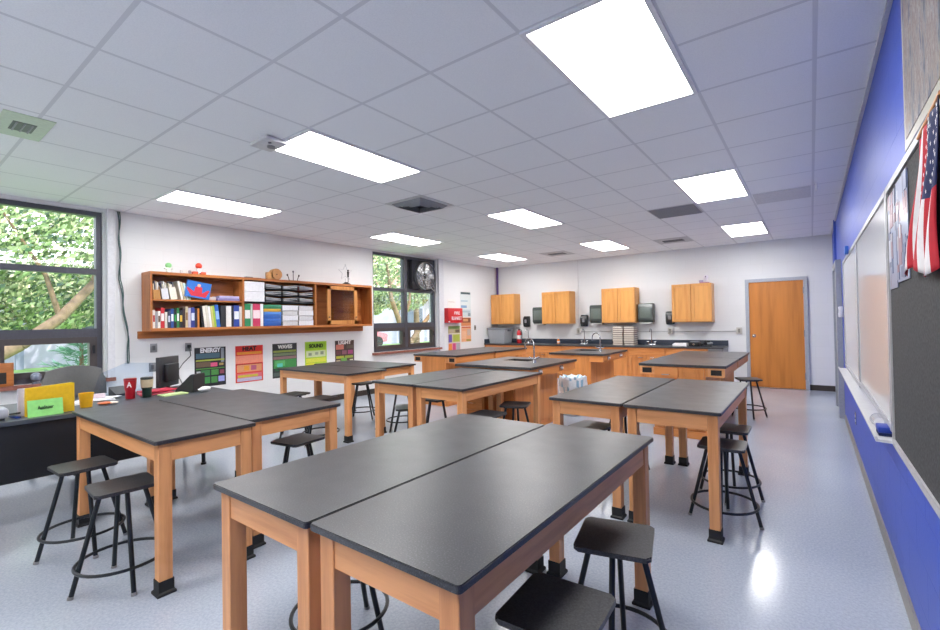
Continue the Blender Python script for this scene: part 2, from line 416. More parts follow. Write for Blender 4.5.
grille(-1.5*G - 1.5*G + .3, 5.5*G, .56, .56, 'grey square return air grille beside a lit panel', '8A8C92', 22, 'B8BAC2')
grille(-3.5*G, 9.5*G, .36, .2, 'small slotted ceiling vent near the wall cabinets with a dark slot', '3A3C40', 3)
grille(-7.5*G, 9.5*G, .36, .2, 'small slotted ceiling vent before the far corner', '4A4C50', 3)
grille(-4.62, -2.48, .2, .12, 'pale green ceiling vent tile near the window edge', '7A827C', 3, 'C9D6C6', .27, .13)
t = thing('ceiling_vent', 'plain grey flush access panel in ceiling near the blue wall', 'vent', (-.5*G, 5.5*G, H))
b = MB(); b.box(-.285, .285, -.285, .285, -.006, -.001); b.build('plate', pm('D2D4DA', .6), t)
t = thing('smoke_detector', 'small white detector box on ceiling at end of lit panel', 'detector', (-3.52, -1.27, H))
b = MB(); b.box(-.13, .13, -.09, .09, -.035, -.001, bev=.012); b.build('cover', pm('CFCFD3', .5), t)
b = MB(); b.cyl((0, .02, -.035), (0, .02, -.045), .03); b.cyl((.07, -.03, -.035), (.07, -.03, -.042), .012); b.build('sensor', pm('8F9196', .5), t)
b = MB(); b.box(.02, .04, 2.95, 3.0, H - .09, H - .001, bev=.005); tag(b.build('ceiling_hook', WHITE), 'small white bracket on ceiling grid near the blue wall', 'bracket')

# ================================================================= TABLES
def table(x0, x1, y0, y1, label, group, h=.80, rz=0):
    cx, cy = (x0 + x1)/2, (y0 + y1)/2; w, l = (x1 - x0)/2, (y1 - y0)/2
    t = thing('lab_table', label, 'table', (cx, cy, 0), rz, group)
    b = MB(); b.prism(rr(-w, w, -l, l, .014, 4), h - .021, h, 'z', 0, .003); b.build('tabletop', EPOXY, t)
    e, s = .022, .062
    a = e + .006
    b = MB(); z0, z1 = h - .118, h - .0215
    b.box(-w + a + s - .006, w - a - s + .006, -l + a, -l + a + .024, z0, z1, 0); b.box(-w + a + s - .006, w - a - s + .006, l - a - .024, l - a, z0, z1, 0)
    b.box(-w + a, -w + a + .024, -l + a + s - .006, l - a - s + .006, z0, z1, 1); b.box(w - a - .024, w - a, -l + a + s - .006, l - a - s + .006, z0, z1, 1)
    b.build('apron', [WT['x'], WT['y']], t, smooth=False)
    for sx in (-1, 1):
        for sy in (-1, 1):
            X, Y = sx*(w - e - s/2), sy*(l - e - s/2)
            b = MB(); b.box(-s/2, s/2, -s/2, s/2, 0, h - .0215 - .01, 0, .003, 1); lg = b.build('leg', WT['z'], t, (X, Y, .01))
            b = MB(); k = s/2 + .004; k2 = s/2 + .012
            vs = [(-k2, -k2), (k2, -k2), (k2, k2), (-k2, k2)]
            q = []
            for (z, kk) in ((0, k2), (.012, k2), (.02, k), (.075, k)):
                q.append([b.bm.verts.new((i*kk, j*kk, z)) for i, j in ((-1, -1), (1, -1), (1, 1), (-1, 1))])
            for A, B in zip(q, q[1:]):
                for i in range(4): b.bm.faces.new((A[i], A[(i+1) % 4], B[(i+1) % 4], B[i]))
            b.bm.faces.new(list(reversed(q[0]))); b.bm.faces.new(q[-1])
            b.build('leg_boot', BOOT, lg, (0, 0, -.009))
    return t
gt = 'black topped lab tables'
table(-1.872, -1.27, -2.40, -.93, 'black-topped wooden lab table in front pair, on the window side of its seam', gt)
table(-1.262, -.69, -2.395, -.89, 'large black-topped lab table nearest the camera with two stools along its aisle side', gt)
table(-4.31, -2.77, -2.29, -1.772, 'black-topped lab table beside teacher desk with two stools pulled out', gt)
table(-4.33, -2.87, -1.762, -1.10, 'black-topped lab table behind the one next to teacher desk, stool beyond', gt)
table(-5.90, -4.42, .11, .72, 'black-topped lab table with two stools on its near side, under posters', gt)
table(-6.02, -4.60, .73, 1.42, 'black-topped lab table closest to bookshelf wall, rear of its pair', gt)
table(-3.69, -3.11, -.14, 1.28, 'black-topped lab table catching blue window glare before the sink island', gt)
table(-3.10, -2.50, -.145, 1.28, 'black-topped lab table in middle pair, beside two dark stools at island', gt)
table(-1.68, -1.12, -.13, 1.38, 'black-topped lab table in aisle pair, farther from the blue wall', gt)
table(-1.108, -.505, -.13, 1.40, 'black-topped lab table in aisle pair, next to open floor by blue wall', gt)

# ================================================================= STOOLS
def stool(label):
    t = thing('lab_stool', label, 'stool', (0, 0, 0), 0, 'black steel lab stools')
    b = MB(); b.prism(rr(-.14, .14, -.14, .14, .02, 5), .512, .53, 'z', 0, .005); b.build('seat', SEAT, t)
    b = MB(); b.box(-.1, .1, -.1, .1, .499, .5115, bev=.003); b.build('seat_bracket', STEEL, t)
    for k in range(4):
        a = k*PI/2; c, s_ = math.cos(a), math.sin(a)
        b = MB(); b.cyl((.095*c, .095*s_, .5), (.213*c, .213*s_, .012), .0115, seg=12); lg = b.build('leg', STEEL, t)
        b = MB(); b.cyl((.2135*c, .2135*s_, .016), (.2165*c, .2165*s_, .001), .0135, seg=12); b.build('foot_cap', pm('8C8C8C', .6), lg)
    b = MB(); rr_ = .201; b.tube([(rr_*math.cos(2*PI*i/40), rr_*math.sin(2*PI*i/40), .135) for i in range(40)], .0085, 8, closed=True)
    b.build('foot_ring', STEEL, t)
    return t
stools = [
 (-.695, -1.43, 13, 'black square stool beside front table, the farther one from the camera on the aisle side'),
 (-.685, -1.95, 3, 'black square stool nearest the camera, its seat corner tucked beside front table'),
 (-1.76, -1.93, 20, 'stool hidden under front table with only its foot ring and legs showing'),
 (-3.80, -2.34, 2, 'black stool with green and yellow sheen on seat beside teacher desk'),
 (-3.14, -2.32, -4, 'black stool by table corner post, next to the one by teacher desk'),
 (-3.19, -1.25, 8, 'black stool showing between two table legs, behind the tables next to teacher desk'),
 (-.555, .235, 2, 'black stool in the open aisle near blue wall, the closer of two'),
 (-.585, .75, 0, 'black stool in the aisle directly behind another near blue wall'),
 (-.77, 3.95, 20, 'lone black stool standing in front of the wooden door by island'),
 (-5.29, -.02, 10, 'black stool below green poster at corner leg of table under posters'),
 (-4.72, -.03, 5, 'black stool between two table legs under the poster wall, over the dark baseboard'),
 (-5.36, 1.08, 0, 'tall-looking stool seen through table legs against dark baseboard'),
 (-4.38, .93, 0, 'stool behind the middle tables showing only two legs and a foot ring'),
 (-3.40, .10, 50, 'black stool with bluish seat under the middle tables'),
 (-3.50, .62, 0, 'stool under the middle tables seen as seat edge with two straight legs'),
 (-2.51, .22, 0, 'dark stool at the middle tables whose seat barely clears front tabletop'),
 (-2.54, .76, 20, 'dark stool pushed under middle table end against the sink island'),
 (-1.51, .28, -8, 'stool with brownish grey shiny seat under aisle tables'),
 (-1.50, 1.00, 10, 'stool behind the brownish one under aisle tables, only legs showing'),
]
st = None
for x, y, a, l in stools:
    if st is None:
        st = stool(l); st.location = (x, y, 0); st.rotation_euler = (0, 0, R(a))
    else: dup(st, (x, y, 0), R(a), l)

# ================================================================= ISLANDS
HI = .84
def slab(b, x0, x1, y0, y1, z0, z1, hole=None):
    if not hole:
        b.prism(rr(x0, x1, y0, y1, .012, 3), z0, z1, 'z', 0, .003); return
    hx0, hx1, hy0, hy1 = hole
    b.box(x0, hx0, y0, y1, z0, z1); b.box(hx1, x1, y0, y1, z0, z1); b.box(hx0, hx1, y0, hy0, z0, z1); b.box(hx0, hx1, hy1, y1, z0, z1)
def faucet(parent, x, y, z, hgt=.24, reach=.16, ang=0, name='faucet'):
    b = MB(); c, s_ = math.cos(ang), math.sin(ang)
    b.cyl((x, y, z), (x, y, z + .04), .026, .02, 16); b.cyl((x, y, z + .04), (x, y, z + hgt - reach/2), .01, seg=12)
    pts = [(x, y, z + .04)]
    for i in range(11):
        t = PI*i/10; rr_ = reach/2
        pts.append((x + c*(rr_ - rr_*math.cos(t)), y + s_*(rr_ - rr_*math.cos(t)), z + hgt - rr_ + rr_*math.sin(t)))
    pts.append((x + c*reach, y + s_*reach, z + hgt - reach/2 - .05))
    b.tube(pts, .009, 8); b.cyl((x + .0, y, z + .05), (x + .06, y + .03, z + .075), .008); b.cyl((x, y, z + .05), (x - .06, y - .03, z + .075), .008)
    f = b.build(name, CHROME, parent)
    return f
def front_panel(parent, name, x0, x1, y, z0, z1, mat, handle=None, d=.018):
    """door or drawer front facing -y; y is the carcass face"""
    framed = name == 'door' or z1 - z0 > .3
    if framed: d = .005
    b = MB(); b.box(x0, x1, y - d, y, z0, z1, 0, .002, 1)
    o = b.build(name, mat, parent, smooth=False)
    if framed:
        b = MB(); f = .055; yy = y - d - .016
        b.box(x0 + .003, x1 - .003, yy, y - d, z1 - f, z1 - .003); b.box(x0 + .003, x1 - .003, yy, y - d, z0 + .003, z0 + f)
        b.box(x0 + .003, x0 + f, yy, y - d, z0 + f, z1 - f); b.box(x1 - f, x1 - .003, yy, y - d, z0 + f, z1 - f)
        b.build('rail_frame', mat, o, smooth=False); d += .016
    if handle:
        hx, hz, vert = handle; b = MB(); yy = y - d
        if vert: b.tube([(hx, yy, hz - .045), (hx, yy - .028, hz - .04), (hx, yy - .028, hz + .04), (hx, yy, hz + .045)], .005, 6)
        else: b.tube([(hx - .045, yy, hz), (hx - .04, yy - .028, hz), (hx + .04, yy - .028, hz), (hx + .045, yy, hz)], .005, 6)
        b.build('handle', CHROME, o)
    return o
def corner_outlets(t, w, l, sides):
    for sx, sy in sides:
        x = sx*(w - .10); y = -sy*0 + sy*(l - .02)
        b = MB(); y_ = y if sy > 0 else y
        b.box(x - .085, x + .085, y_ - .006 if sy < 0 else y_, y_ if sy < 0 else y_ + .006, HI - .128, HI - .032); o = b.build('outlet_box', WT['x'], t, smooth=False)
        b = MB(); b.box(x - .055, x + .055, y_ - .009, y_ - .006, HI - .11, HI - .05); b.build('outlet_hole', pm('17120F', .7), o)
def island(x0, x1, y0, y1, label, body, kind, sink=None, handles=True):
    cx, cy = (x0 + x1)/2, (y0 + y1)/2; w, l = (x1 - x0)/2, (y1 - y0)/2
    t = thing('lab_island', label, 'island', (cx, cy, 0), 0, 'wooden lab islands with black tops')
    hole = None
    if sink: sx, sy = sink[0] - cx, sink[1] - cy; hole = (sx - .2, sx + .2, sy - .14, sy + .14)
    b = MB(); slab(b, -w, w, -l, l, HI - .03, HI, hole); b.build('worktop', EPOXY, t, smooth=not sink)
    b = MB(); i = .02; z0, z1 = HI - .13, HI - .0305
    for q0, q1 in ((-w + i, body[0] - cx - .001), (body[1] - cx + .001, w - i)):
        box('apron', WC['x'], q0, q1, -l + i, -l + i + .02, z0, z1, t); box('apron', WC['x'], q0, q1, l - i - .02, l - i, z0, z1, t)
    box('apron', WC['y'], -w + i, -w + i + .02, -l + i + .021, l - i - .021, z0, z1, t); box('apron', WC['y'], w - i - .02, w - i, -l + i + .021, l - i - .021, z0, z1, t)
    b.bm.free()
    bx0, bx1, by0, by1 = body[0] - cx, body[1] - cx, body[2] - cy, body[3] - cy
    if kind == 'pedestals':
        # drawer pedestal, open bay with a post, and a sink cupboard
        p = box('drawer_pedestal', WC['z'], bx0, bx0 + .34, by0, by1, .08, HI - .0315, t)
        for k in range(4):
            front_panel(p, 'drawer', bx0 + .02, bx0 + .32, by0, .1 + k*.175, .1 + k*.175 + .167, WC['x'], (bx0 + .17, .1 + k*.175 + .085, False))
        box('post', WC['z'], bx0 + .39, bx0 + .45, by0 + .02, by0 + .08, 0, HI - .0315, t)
        cb = box('sink_cabinet', WC['z'], bx0 + .52, bx1, by0, by1, .08, HI - .0315, t)
        front_panel(cb, 'door', bx0 + .54, bx1 - .01, by0, .1, .79, WC['z'])
        box('back_panel', WC['z'], bx0 + .341, bx0 + .519, by1 - .02, by1, .08, HI - .0315, t)
        box('plinth', WC['x'], bx0 + .02, bx1 - .02, by0 + .03, by1 - .03, 0, .08, t)
    else:
        bd = box('body', WC['z'], bx0, bx1, by0, by1, .08, HI - .0315, t)
        box('plinth', WC['x'], bx0 - .012, bx1 + .012, by0 - .012, by1 + .012, 0, .08, t)
        m_ = (bx0 + bx1)/2
        if kind == 'drawer':
            front_panel(bd, 'drawer', bx0 + .015, m_ - .005, by0, .645, .795, WC['x'], (m_ - .14, .72, False))
            front_panel(bd, 'drawer', bx0 + .015, m_ - .005, by0, .48, .635, WC['x'], (m_ - .14, .56, False))
            front_panel(bd, 'door', bx0 + .015, m_ - .005, by0, .1, .47, WC['z'])
            front_panel(bd, 'door', m_ + .005, bx1 - .015, by0, .1, .795, WC['z'])
        elif kind == 'plain':
            b = MB(); b.box(bx0 + .03, bx1 - .03, by0 - .008, by0, .1, .79); b.build('panel', WC['z'], bd)
    if sink:
        hx0, hx1, hy0, hy1 = hole
        b = MB(); zb = HI - .16; z_ = HI - .012
        b.box(hx0 - .0, hx0 + .008, hy0, hy1, zb, z_); b.box(hx1 - .008, hx1, hy0, hy1, zb, z_); b.box(hx0 + .008, hx1 - .008, hy0, hy0 + .008, zb, z_)
        b.box(hx0 + .008, hx1 - .008, hy1 - .008, hy1, zb, z_); b.box(hx0 + .008, hx1 - .008, hy0 + .008, hy1 - .008, zb, zb + .01)
        b.build('sink_basin', pm('141518', .4), t, smooth=False)
        faucet(t, sink[2] - cx, sink[3] - cy, HI, .31, .17, PI*.9)
        for yy in (.25, .8):     # chrome sockets on the aisle side apron
            b = MB(); b.box(w - i, w - i + .012, -l + yy - .045, -l + yy + .045, HI - .105, HI - .045, bev=.003); o = b.build('outlet_plate', CHROME, t)
            b = MB(); b.cyl((w - i + .012, -l + yy, HI - .075), (w - i + .035, -l + yy, HI - .075), .012); b.build('socket', WHITE, o)
    return t, w, l
t, w, l = island(-3.80, -2.675, 1.31, 2.56, 'sink island with chrome gooseneck faucet right behind the middle tables', (-3.72, -2.92, 1.36, 2.45), 'pedestals', (-3.32, 2.14, -2.93, 1.84))
t, w, l = island(-3.62, -2.67, 3.53, 4.64, 'smaller sink island with faucet standing nearer the wall counter', (-3.20, -2.90, 3.56, 4.58), 'plain', (-3.26, 4.30, -2.93, 4.05))
t, w, l = island(-5.65, -4.69, 2.40, 3.50, 'wooden island below the window with the fan, nearer half of the pair', (-5.46, -4.92, 2.42, 3.44), 'plain'); corner_outlets(t, w, l, ((-1, -1), (1, -1)))
island(-5.65, -4.67, 3.505, 4.60, 'wooden island half adjoining the fan window island, nearer the tote bin', (-5.46, -4.92, 3.56, 4.55), 'plain')
t, w, l = island(-1.775, -.82, 2.36, 3.49, 'wooden island with two outlet boxes and drawers facing the aisle tables', (-1.60, -1.03, 2.375, 3.45), 'drawer'); corner_outlets(t, w, l, ((-1, -1), (1, -1)))
island(-1.76, -.82, 3.495, 4.68, 'far half of drawer island, beside the lone stool at the door', (-1.60, -1.03, 3.52, 4.62), 'plain')

# ================================================================= WALL COUNTER
ZC = .795
ct = thing('worktop', 'long black resin worktop on the wooden cabinets along back wall', 'worktop', (0, 0, 0))
b = MB(); b.box(XL + .002, -1.42, 6.40, YB - .004, ZC - .03, ZC, 0, .003, 1); b.build('slab', EPOXY, ct)
b = MB(); b.box(XL + .024, -1.42, YB - .022, YB - .001, ZC + .0005, ZC + .11, 0, .003, 1); tag(b.build('backsplash', pm('333B4A', .35)), 'dark blue-grey backsplash strip along back wall above worktop', 'backsplash')
b = MB(); b.box(XL + .002, XL + .022, 6.42, YB - .022, ZC + .0005, ZC + .11, 0, .003, 1); tag(b.build('backsplash', pm('333B4A', .35)), 'short dark backsplash on window wall at worktop corner end', 'backsplash')
b = MB(); b.box(-1.69, -1.43, 6.43, 6.46, ZC - .12, ZC - .031); b.box(-1.46, -1.43, 6.46, YB, ZC - .12, ZC - .031); b.build('end_apron', pm('8C8E90', .4, .5), ct)
xs = [-7.065, -6.355, -5.58, -4.805, -4.03, -3.255, -2.48, -1.70]
desc = ['base cabinet in the far corner under the grey tote bin', 'base cabinet beneath the red fire extinguisher', 'base cabinet beneath the small orange bottle',
        'drawer-stack base cabinet under the second soap dispenser', 'base cabinet beneath the two stacks of textbooks', 'two-door base cabinet beneath the right-hand sink tap',
        'base cabinet at open end of counter, under black equipment']
desc[5] = 'two-door base cabinet beneath the third sink tap'
for k in range(7):
    x0, x1 = xs[k] + .002, xs[k+1] - .002
    t = thing('base_cabinet', desc[k], 'cabinet', ((x0 + x1)/2, 6.75, 0), 0, 'wooden base cabinets along the back wall')
    w = (x1 - x0)/2; y0 = -.32
    b = MB(); b.box(-w, w, y0, YB - 6.752, .09, ZC - .0305); b.box(-w, w, y0 + .06, YB - 6.752, 0, .09); b.build('body', WC['x'], t, smooth=False)
    front_panel(t, 'drawer', -w + .02, w - .02, y0, .615, .745, WC['x'])
    if k == 3:
        for j in range(3): front_panel(t, 'drawer', -w + .02, w - .02, y0, .11 + j*.166, .11 + j*.166 + .158, WC['x'], (0, .19 + j*.166, False))
    else:
        front_panel(t, 'door', -w + .02, -.004, y0, .11, .605, WC['z'], (-.12, .56, False)); front_panel(t, 'door', .004, w - .02, y0, .11, .605, WC['z'], (.12, .56, False))
# upper cabinets
for x0, x1, z0, z1, l in ((-7.06, -6.33, 1.29, 2.08, 'small oak wall cabinet in the far corner above the grey tote'),
                          (-5.51, -4.75, 1.285, 2.07, 'oak wall cabinet above the small orange bottle, second from corner'),
                          (-3.955, -3.19, 1.29, 2.07, 'oak wall cabinet above the textbook stacks'),
                          (-2.42, -1.66, 1.285, 2.07, 'oak wall cabinet nearest the door with small figure on top')):
    t = thing('wall_cabinet', l, 'cabinet', ((x0 + x1)/2, YB, z0), 0, 'oak wall cabinets')
    w = (x1 - x0)/2; hh = z1 - z0; y0 = -.31
    b = MB(); b.box(-w, w, y0, -.001, 0, hh); b.build('body', [WU['z']], t, smooth=False)
    front_panel(t, 'door', -w + .01, -.006, y0, .012, hh - .01, WU['z']); front_panel(t, 'door', .006, w - .01, y0, .012, hh - .008, WU['z'])
# dispensers
def towel(x0, z0, label):
    t = thing('towel_dispenser', label, 'dispenser', (x0 + .155, YB, z0), 0, 'smoky paper towel dispensers')
    b = MB(); b.prism([(-.001, 0), (-.001, .42), (-.17, .42), (-.2, .38), (-.2, .06), (-.15, 0)], -.155, .155, 'x', 0, .008); b.build('cover', pm('4A5250', .22), t)
    b = MB(); b.box(-.13, .13, -.17, -.02, -.03, 0); b.build('tray', pm('B8BAB6', .4), t)
    b = MB(); b.box(-.12, .12, -.207, -.2, .1, .34, bev=.003); b.build('window', pm('6A756F', .15), t)
towel(-5.85, 1.29, 'grey paper towel dispenser half hidden by second wall cabinet'); towel(-4.30, 1.29, 'grey paper towel dispenser half hidden by third wall cabinet')
towel(-3.165, 1.29, 'fully visible grey-green paper towel dispenser between last two wall cabinets')
def soap(x, z0, label):
    t = thing('soap_dispenser', label, 'dispenser', (x, YB, z0), 0, 'black soap dispensers')
    b = MB(); b.prism([(-.001, 0), (-.001, .28), (-.07, .28), (-.11, .22), (-.11, .08), (-.08, 0)], -.085, .085, 'x', 0, .012); b.build('cover', pm('26272A', .25), t)
    b = MB(); b.prism([(p[0]*.5, .15 + p[1]*.5) for p in rr(-.06, .06, -.09, .09, .03)], -.114, -.11, 'y'); b.build('lever', pm('8B8D90', .3), t)
soap(-6.11, 1.21, 'black soap dispenser above the fire extinguisher'); soap(-4.50, 1.21, 'black soap dispenser left of the third cabinet above second tap'.replace('left of', 'before'))
soap(-2.52, 1.24, 'black soap dispenser touching the wall cabinet nearest the door')
# taps and wall fittings
def tap(x, label):
    t = thing('sink_tap', label, 'tap', (x, 6.86, ZC)); b = MB()
    b.cyl((-.08, 0, .012), (.08, 0, .012), .014); b.cyl((0, 0, 0), (0, 0, .05), .028, .018); b.build('base', CHROME, t)
    b = MB(); b.tube([(0, 0, .03), (0, 0, .3), (0, -.03, .35), (0, -.1, .36), (0, -.15, .3)], .01, 8); b.build('spout', CHROME, t)
    for s_ in (-1, 1):
        b = MB(); b.cyl((.07*s_, 0, .012), (.07*s_, 0, .07), .011); b.cyl((.04*s_, 0, .07), (.1*s_, 0, .075), .008); b.build('handle', CHROME, t)
tap(-5.98, 'chrome tap on counter just past the fire extinguisher'); tap(-4.44, 'chrome tap on counter under the second soap dispenser'); tap(-2.88, 'chrome tap on counter under the fully visible towel dispenser')
for x, l in ((-4.66, 'white wall outlet box above second tap'), (-2.53, 'small pale outlet box on wall beneath last soap dispenser'), (-1.22, 'grey conduit box on wall beside the wooden door')):
    t = thing('outlet_box', l, 'outlet', (x, YB, 1.10)); b = MB(); b.box(-.05, .05, -.045, -.001, -.065, .065, bev=.006); b.build('cover', pm('C2BFB8', .5), t)
    b = MB(); b.box(-.02, .02, -.05, -.045, -.04, .04); b.build('socket', pm('8A8780', .5), t)
b = MB(); b.tube([(-4.62, YB - .014, 1.09), (-1.28, YB - .014, 1.09)], .009, 8); tag(b.build('conduit', pm('BEBEC0', .4)), 'thin horizontal conduit along back wall ending at box by door', 'pipe')
b = MB(); b.tube([(-1.245, YB - .012, 1.17), (-1.245, YB - .012, 1.165), (-1.245, YB - .012, 1.168)], .009, 8)
b.bm.clear()
b.tube([(-4.66, YB - .012, 1.17), (-4.66, YB - .012, H - .001)], .009, 8); tag(b.build('conduit', pm('DADADC', .4)), 'white vertical conduit from ceiling to outlet box above second tap', 'pipe')
b = MB(); b.cyl((-7.03, YB - .035, 2.082), (-7.03, YB - .035, H - .001), .028, seg=16); tag(b.build('standpipe', pm('5B3F7E', .35)), 'purple vertical pipe in corner above first wall cabinet', 'pipe')
# extinguisher
t = thing('fire_extinguisher', 'red fire extinguisher standing on counter beside grey tote', 'extinguisher', (-6.17, 6.72, ZC))
b = MB(); b.lathe([(.055, 0), (.062, .01), (.062, .26), (.05, .31), (.022, .335), (.022, .35)]); b.build('cylinder', RED, t)
b = MB(); b.lathe([(.0635, .11), (.0635, .21)]); b.build('label_band', pm('D8D8D6', .5), t)
b = MB(); b.cyl((0, 0, .35), (0, 0, .375), .02); b.box(-.09, .02, -.012, .012, .37, .38); b.box(-.08, .02, -.012, .012, .395, .405); b.build('valve', BLACK, t)
b = MB(); b.tube([(.02, 0, .36), (.07, 0, .34), (.085, 0, .25), (.075, 0, .12)], .009, 8); b.build('hose', BLACK, t)
# tote
t = thing('storage_tote', 'large grey plastic storage tote with lid on counter in corner', 'bin', (-6.76, 6.74, ZC))
b = MB(); q = [[b.bm.verts.new((sx*a, sy*c, z)) for sx, sy in ((-1, -1), (1, -1), (1, 1), (-1, 1))] for a, c, z in ((.23, .18, 0), (.265, .215, .36))]
for i in range(4): b.bm.faces.new((q[0][i], q[0][(i+1) % 4], q[1][(i+1) % 4], q[1][i]))
b.bm.faces.new(list(reversed(q[0]))); b.bm.faces.new(q[1]); b.build('tub', pm('9CA1A6', .45), t)
b = MB(); b.box(-.285, .285, -.235, .235, .36, .40, bev=.012); b.build('lid', pm('7F848A', .45), t)
for s_ in (-1, 1):
    b = MB(); b.box(.265*s_ - .025, .265*s_ + .025, -.06, .06, .31, .36, bev=.006); b.build('latch', pm('5F646A', .4), t)
t = thing('squeeze_bottle', 'small orange and white bottle on counter under second cabinet', 'bottle', (-5.12, 6.85, ZC))
b = MB(); b.lathe([(.035, 0), (.037, .01), (.037, .09), (.015, .11), (.015, .12)]); b.build('body', pm('D9823A', .4), t)
b = MB(); b.lathe([(.038, .03), (.038, .06)]); b.build('label_band', PAPER, t); b = MB(); b.lathe([(.018, .12), (.018, .14), (.006, .16)]); b.build('cap', WHITE, t)
# textbook stacks
def book_flat(x, y, z, w, d, h, col, label, group, rz=0):
    t = thing('book', label, 'book', (x, y, z), rz, group)
    b = MB(); b.box(-w/2, w/2, -d/2, d/2, 0, .007); b.box(-w/2, w/2, -d/2, d/2, h - .007, h); b.box(-w/2, -w/2 + .004, -d/2, d/2, .007, h - .007)
    b.build('cover', pm(col, .5), t, smooth=False)
    b = MB(); b.box(-w/2 + .004, w/2 - .004, -d/2 + .005, d/2 - .005, .007, h - .007); b.build('pages', pm('D9D2C6', .85), t, smooth=False)
    return t
ordn = ['lowest', 'second from bottom', 'third from bottom', 'fourth from bottom', 'fifth from bottom', 'sixth from bottom', 'seventh from bottom', 'eighth from bottom', 'topmost']
cols = ['6B4A3C', '8A7A70', '5A3C34', '75665C', '5D4A42', '7D5F50', '6A5A54', '55403A', '8C7468']
for s_, (bx, nm) in enumerate(((-3.565, 'stack closer to the tote'), (-3.315, 'stack closer to the door'))):
    z = ZC
    for k in range(9):
        h = .043 + .003*((k*7 + s_*3) % 3)
        book_flat(bx + .006*math.sin(k*2.1 + s_), 6.80, z, .225, .27, h, cols[(k*5 + s_*2) % 9], 'thick textbook, %s in the counter %s' % (ordn[k], nm), 'textbook stacks on the counter', 0)
        z += h + .0008
# equipment near counter end
t = thing('paper_tray', 'white shallow tray of papers on counter past third tap', 'tray', (-2.24, 6.66, ZC)); b = MB(); b.box(-.14, .14, -.12, .12, 0, .05, bev=.006); b.build('tray', WHITE, t)
b = MB(); b.box(-.12, .12, -.1, .1, .05, .065); b.build('papers', PAPER, t)
t = thing('hot_plate', 'black and silver hot plate among equipment at counter end', 'hot plate', (-1.97, 6.66, ZC)); b = MB(); b.box(-.1, .1, -.12, .12, .01, .09, bev=.012); b.build('body', BLACK, t)
b = MB(); b.cyl((0, 0, .09), (0, 0, .105), .085, seg=24); b.build('plate', GREYMETAL, t); b = MB(); b.cyl((0, -.12, .05), (0, -.14, .05), .02); b.build('knob', CHROME, t)
t = thing('microscope', 'black microscope lying on its side at counter end', 'microscope', (-1.76, 6.68, ZC)); b = MB(); b.box(-.1, .1, -.08, .08, 0, .03, bev=.008); b.build('base', BLACK, t)
b = MB(); b.tube([(-.06, 0, .03), (-.09, 0, .07), (-.02, 0, .11), (.07, 0, .09)], .02, 8); b.build('arm', BLACK, t); b = MB(); b.cyl((.02, 0, .06), (.11, -.02, .07), .022); b.build('eyepiece', GREYMETAL, t)
t = thing('cable_coil', 'loose coil of black cable on counter behind the hot plate', 'cable', (-1.9, 6.88, ZC)); b = MB()
b.tube([(.17*math.cos(.5*i)*(1 - .006*i), .06*math.sin(.5*i), .012 + .0013*i) for i in range(64)], .01, 6); b.build('coil', BLACK, t)
t = thing('toy_figure', 'small white and purple figure on top of cabinet nearest door', 'figurine', (-1.80, 6.85, 2.07)); b = MB(); b.box(-.09, .09, -.04, .04, 0, .025, bev=.008); b.build('base', pm('B27C8C', .5), t)
b = MB(); b.ball((.03, 0, .12), .05); b.cyl((.03, 0, .03), (.03, 0, .08), .035); b.build('body', pm('D8D4E0', .4), t)
b = MB(); b.ball((.03, -.045, .13), .014); b.build('eye', pm('4A4058', .3), t)
b = MB(); b.box(-.1, -.02, -.03, .03, .025, .07, bev=.01); b.build('wing', pm('A99FC0', .5), t)

# trash bin between islands with white bag
t = thing('trash_bin', 'white and blue plastic-lined bin standing in the aisle before smaller sink island', 'bin', (-2.90, 2.90, 0))
b = MB(); b.lathe([(.13, 0), (.15, .01), (.18, .5), (.185, .51)], seg=20); b.build('bin', pm('B9BEC4', .5), t)
b = MB(); seg = 36
rings = []
for z, r0, am in ((.33, .19, .012), (.42, .2, .014), (.52, .2, .012), (.555, .19, .015), (.54, .16, .02), (.50, .12, .01)):
    rings.append([b.bm.verts.new(((r0 + am*math.sin(i*2.9 + z*20))*math.cos(2*PI*i/seg), (r0 + am*math.sin(i*2.9 + z*20))*math.sin(2*PI*i/seg), z + .012*math.sin(i*1.7))) for i in range(seg)])
for A, B in zip(rings, rings[1:]):
    for i in range(seg):
        f = b.bm.faces.new((A[i], A[(i+1) % seg], B[(i+1) % seg], B[i])); f.material_index = 1 if (i*7 + int(A[0].co.z*30)) % 9 in (0, 4) else 0
b.bm.faces.new(rings[-1]); b.build('liner_bag', [pm('DDE6EC', .35), pm('8FBAD4', .35)], t)

# ================================================================= BOOKSHELF ON THE LEFT WALL
F = XL + .30; S0, S1, S2, S3 = -1.02, .10, 1.28, 2.46; ZS0, ZS1 = 1.368, 2.052
sh = thing('wall_shelf', 'long brown wooden wall shelf full of books and paper stacks', 'shelf', (0, 0, 0))
b = MB(); th = .022; tb = .036
b.box(XL + .001, F, S0 - .02, S3, ZS1, ZS1 + tb, 0); b.build('top_board', WS['y'], sh, smooth=False)
b = MB(); b.box(XL + .001, F, S0 - .02, S3, ZS0 - tb, ZS0, 0); b.build('bottom_board', WS['y'], sh, smooth=False)
for y in (S0 - .02, S1 - .011, S2 - .011, S3 - .022):
    box('divider', WS['z'], XL + .001, F - .0005, y, y + th, ZS0, ZS1, sh)
box('back_board', WS['y'], XL + .001, XL + .01, S0, S3 - .022, ZS0, ZS1, sh)
ZM = 1.738
box('shelf_board', WS['y'], XL + .011, F - .03, S0 + .003, S1 - .012, ZM - .02, ZM, sh)
box('shelf_board', BLACK, XL + .011, F - .03, S1 + .012, S2 - .012, ZM - .012, ZM, sh)
b = MB(); b.box(XL + .001, XL + .03, -1.09, 2.46, 1.238, ZS0 - tb, 0, .002, 1); b.build('mounting_rail', WS['y'], sh)
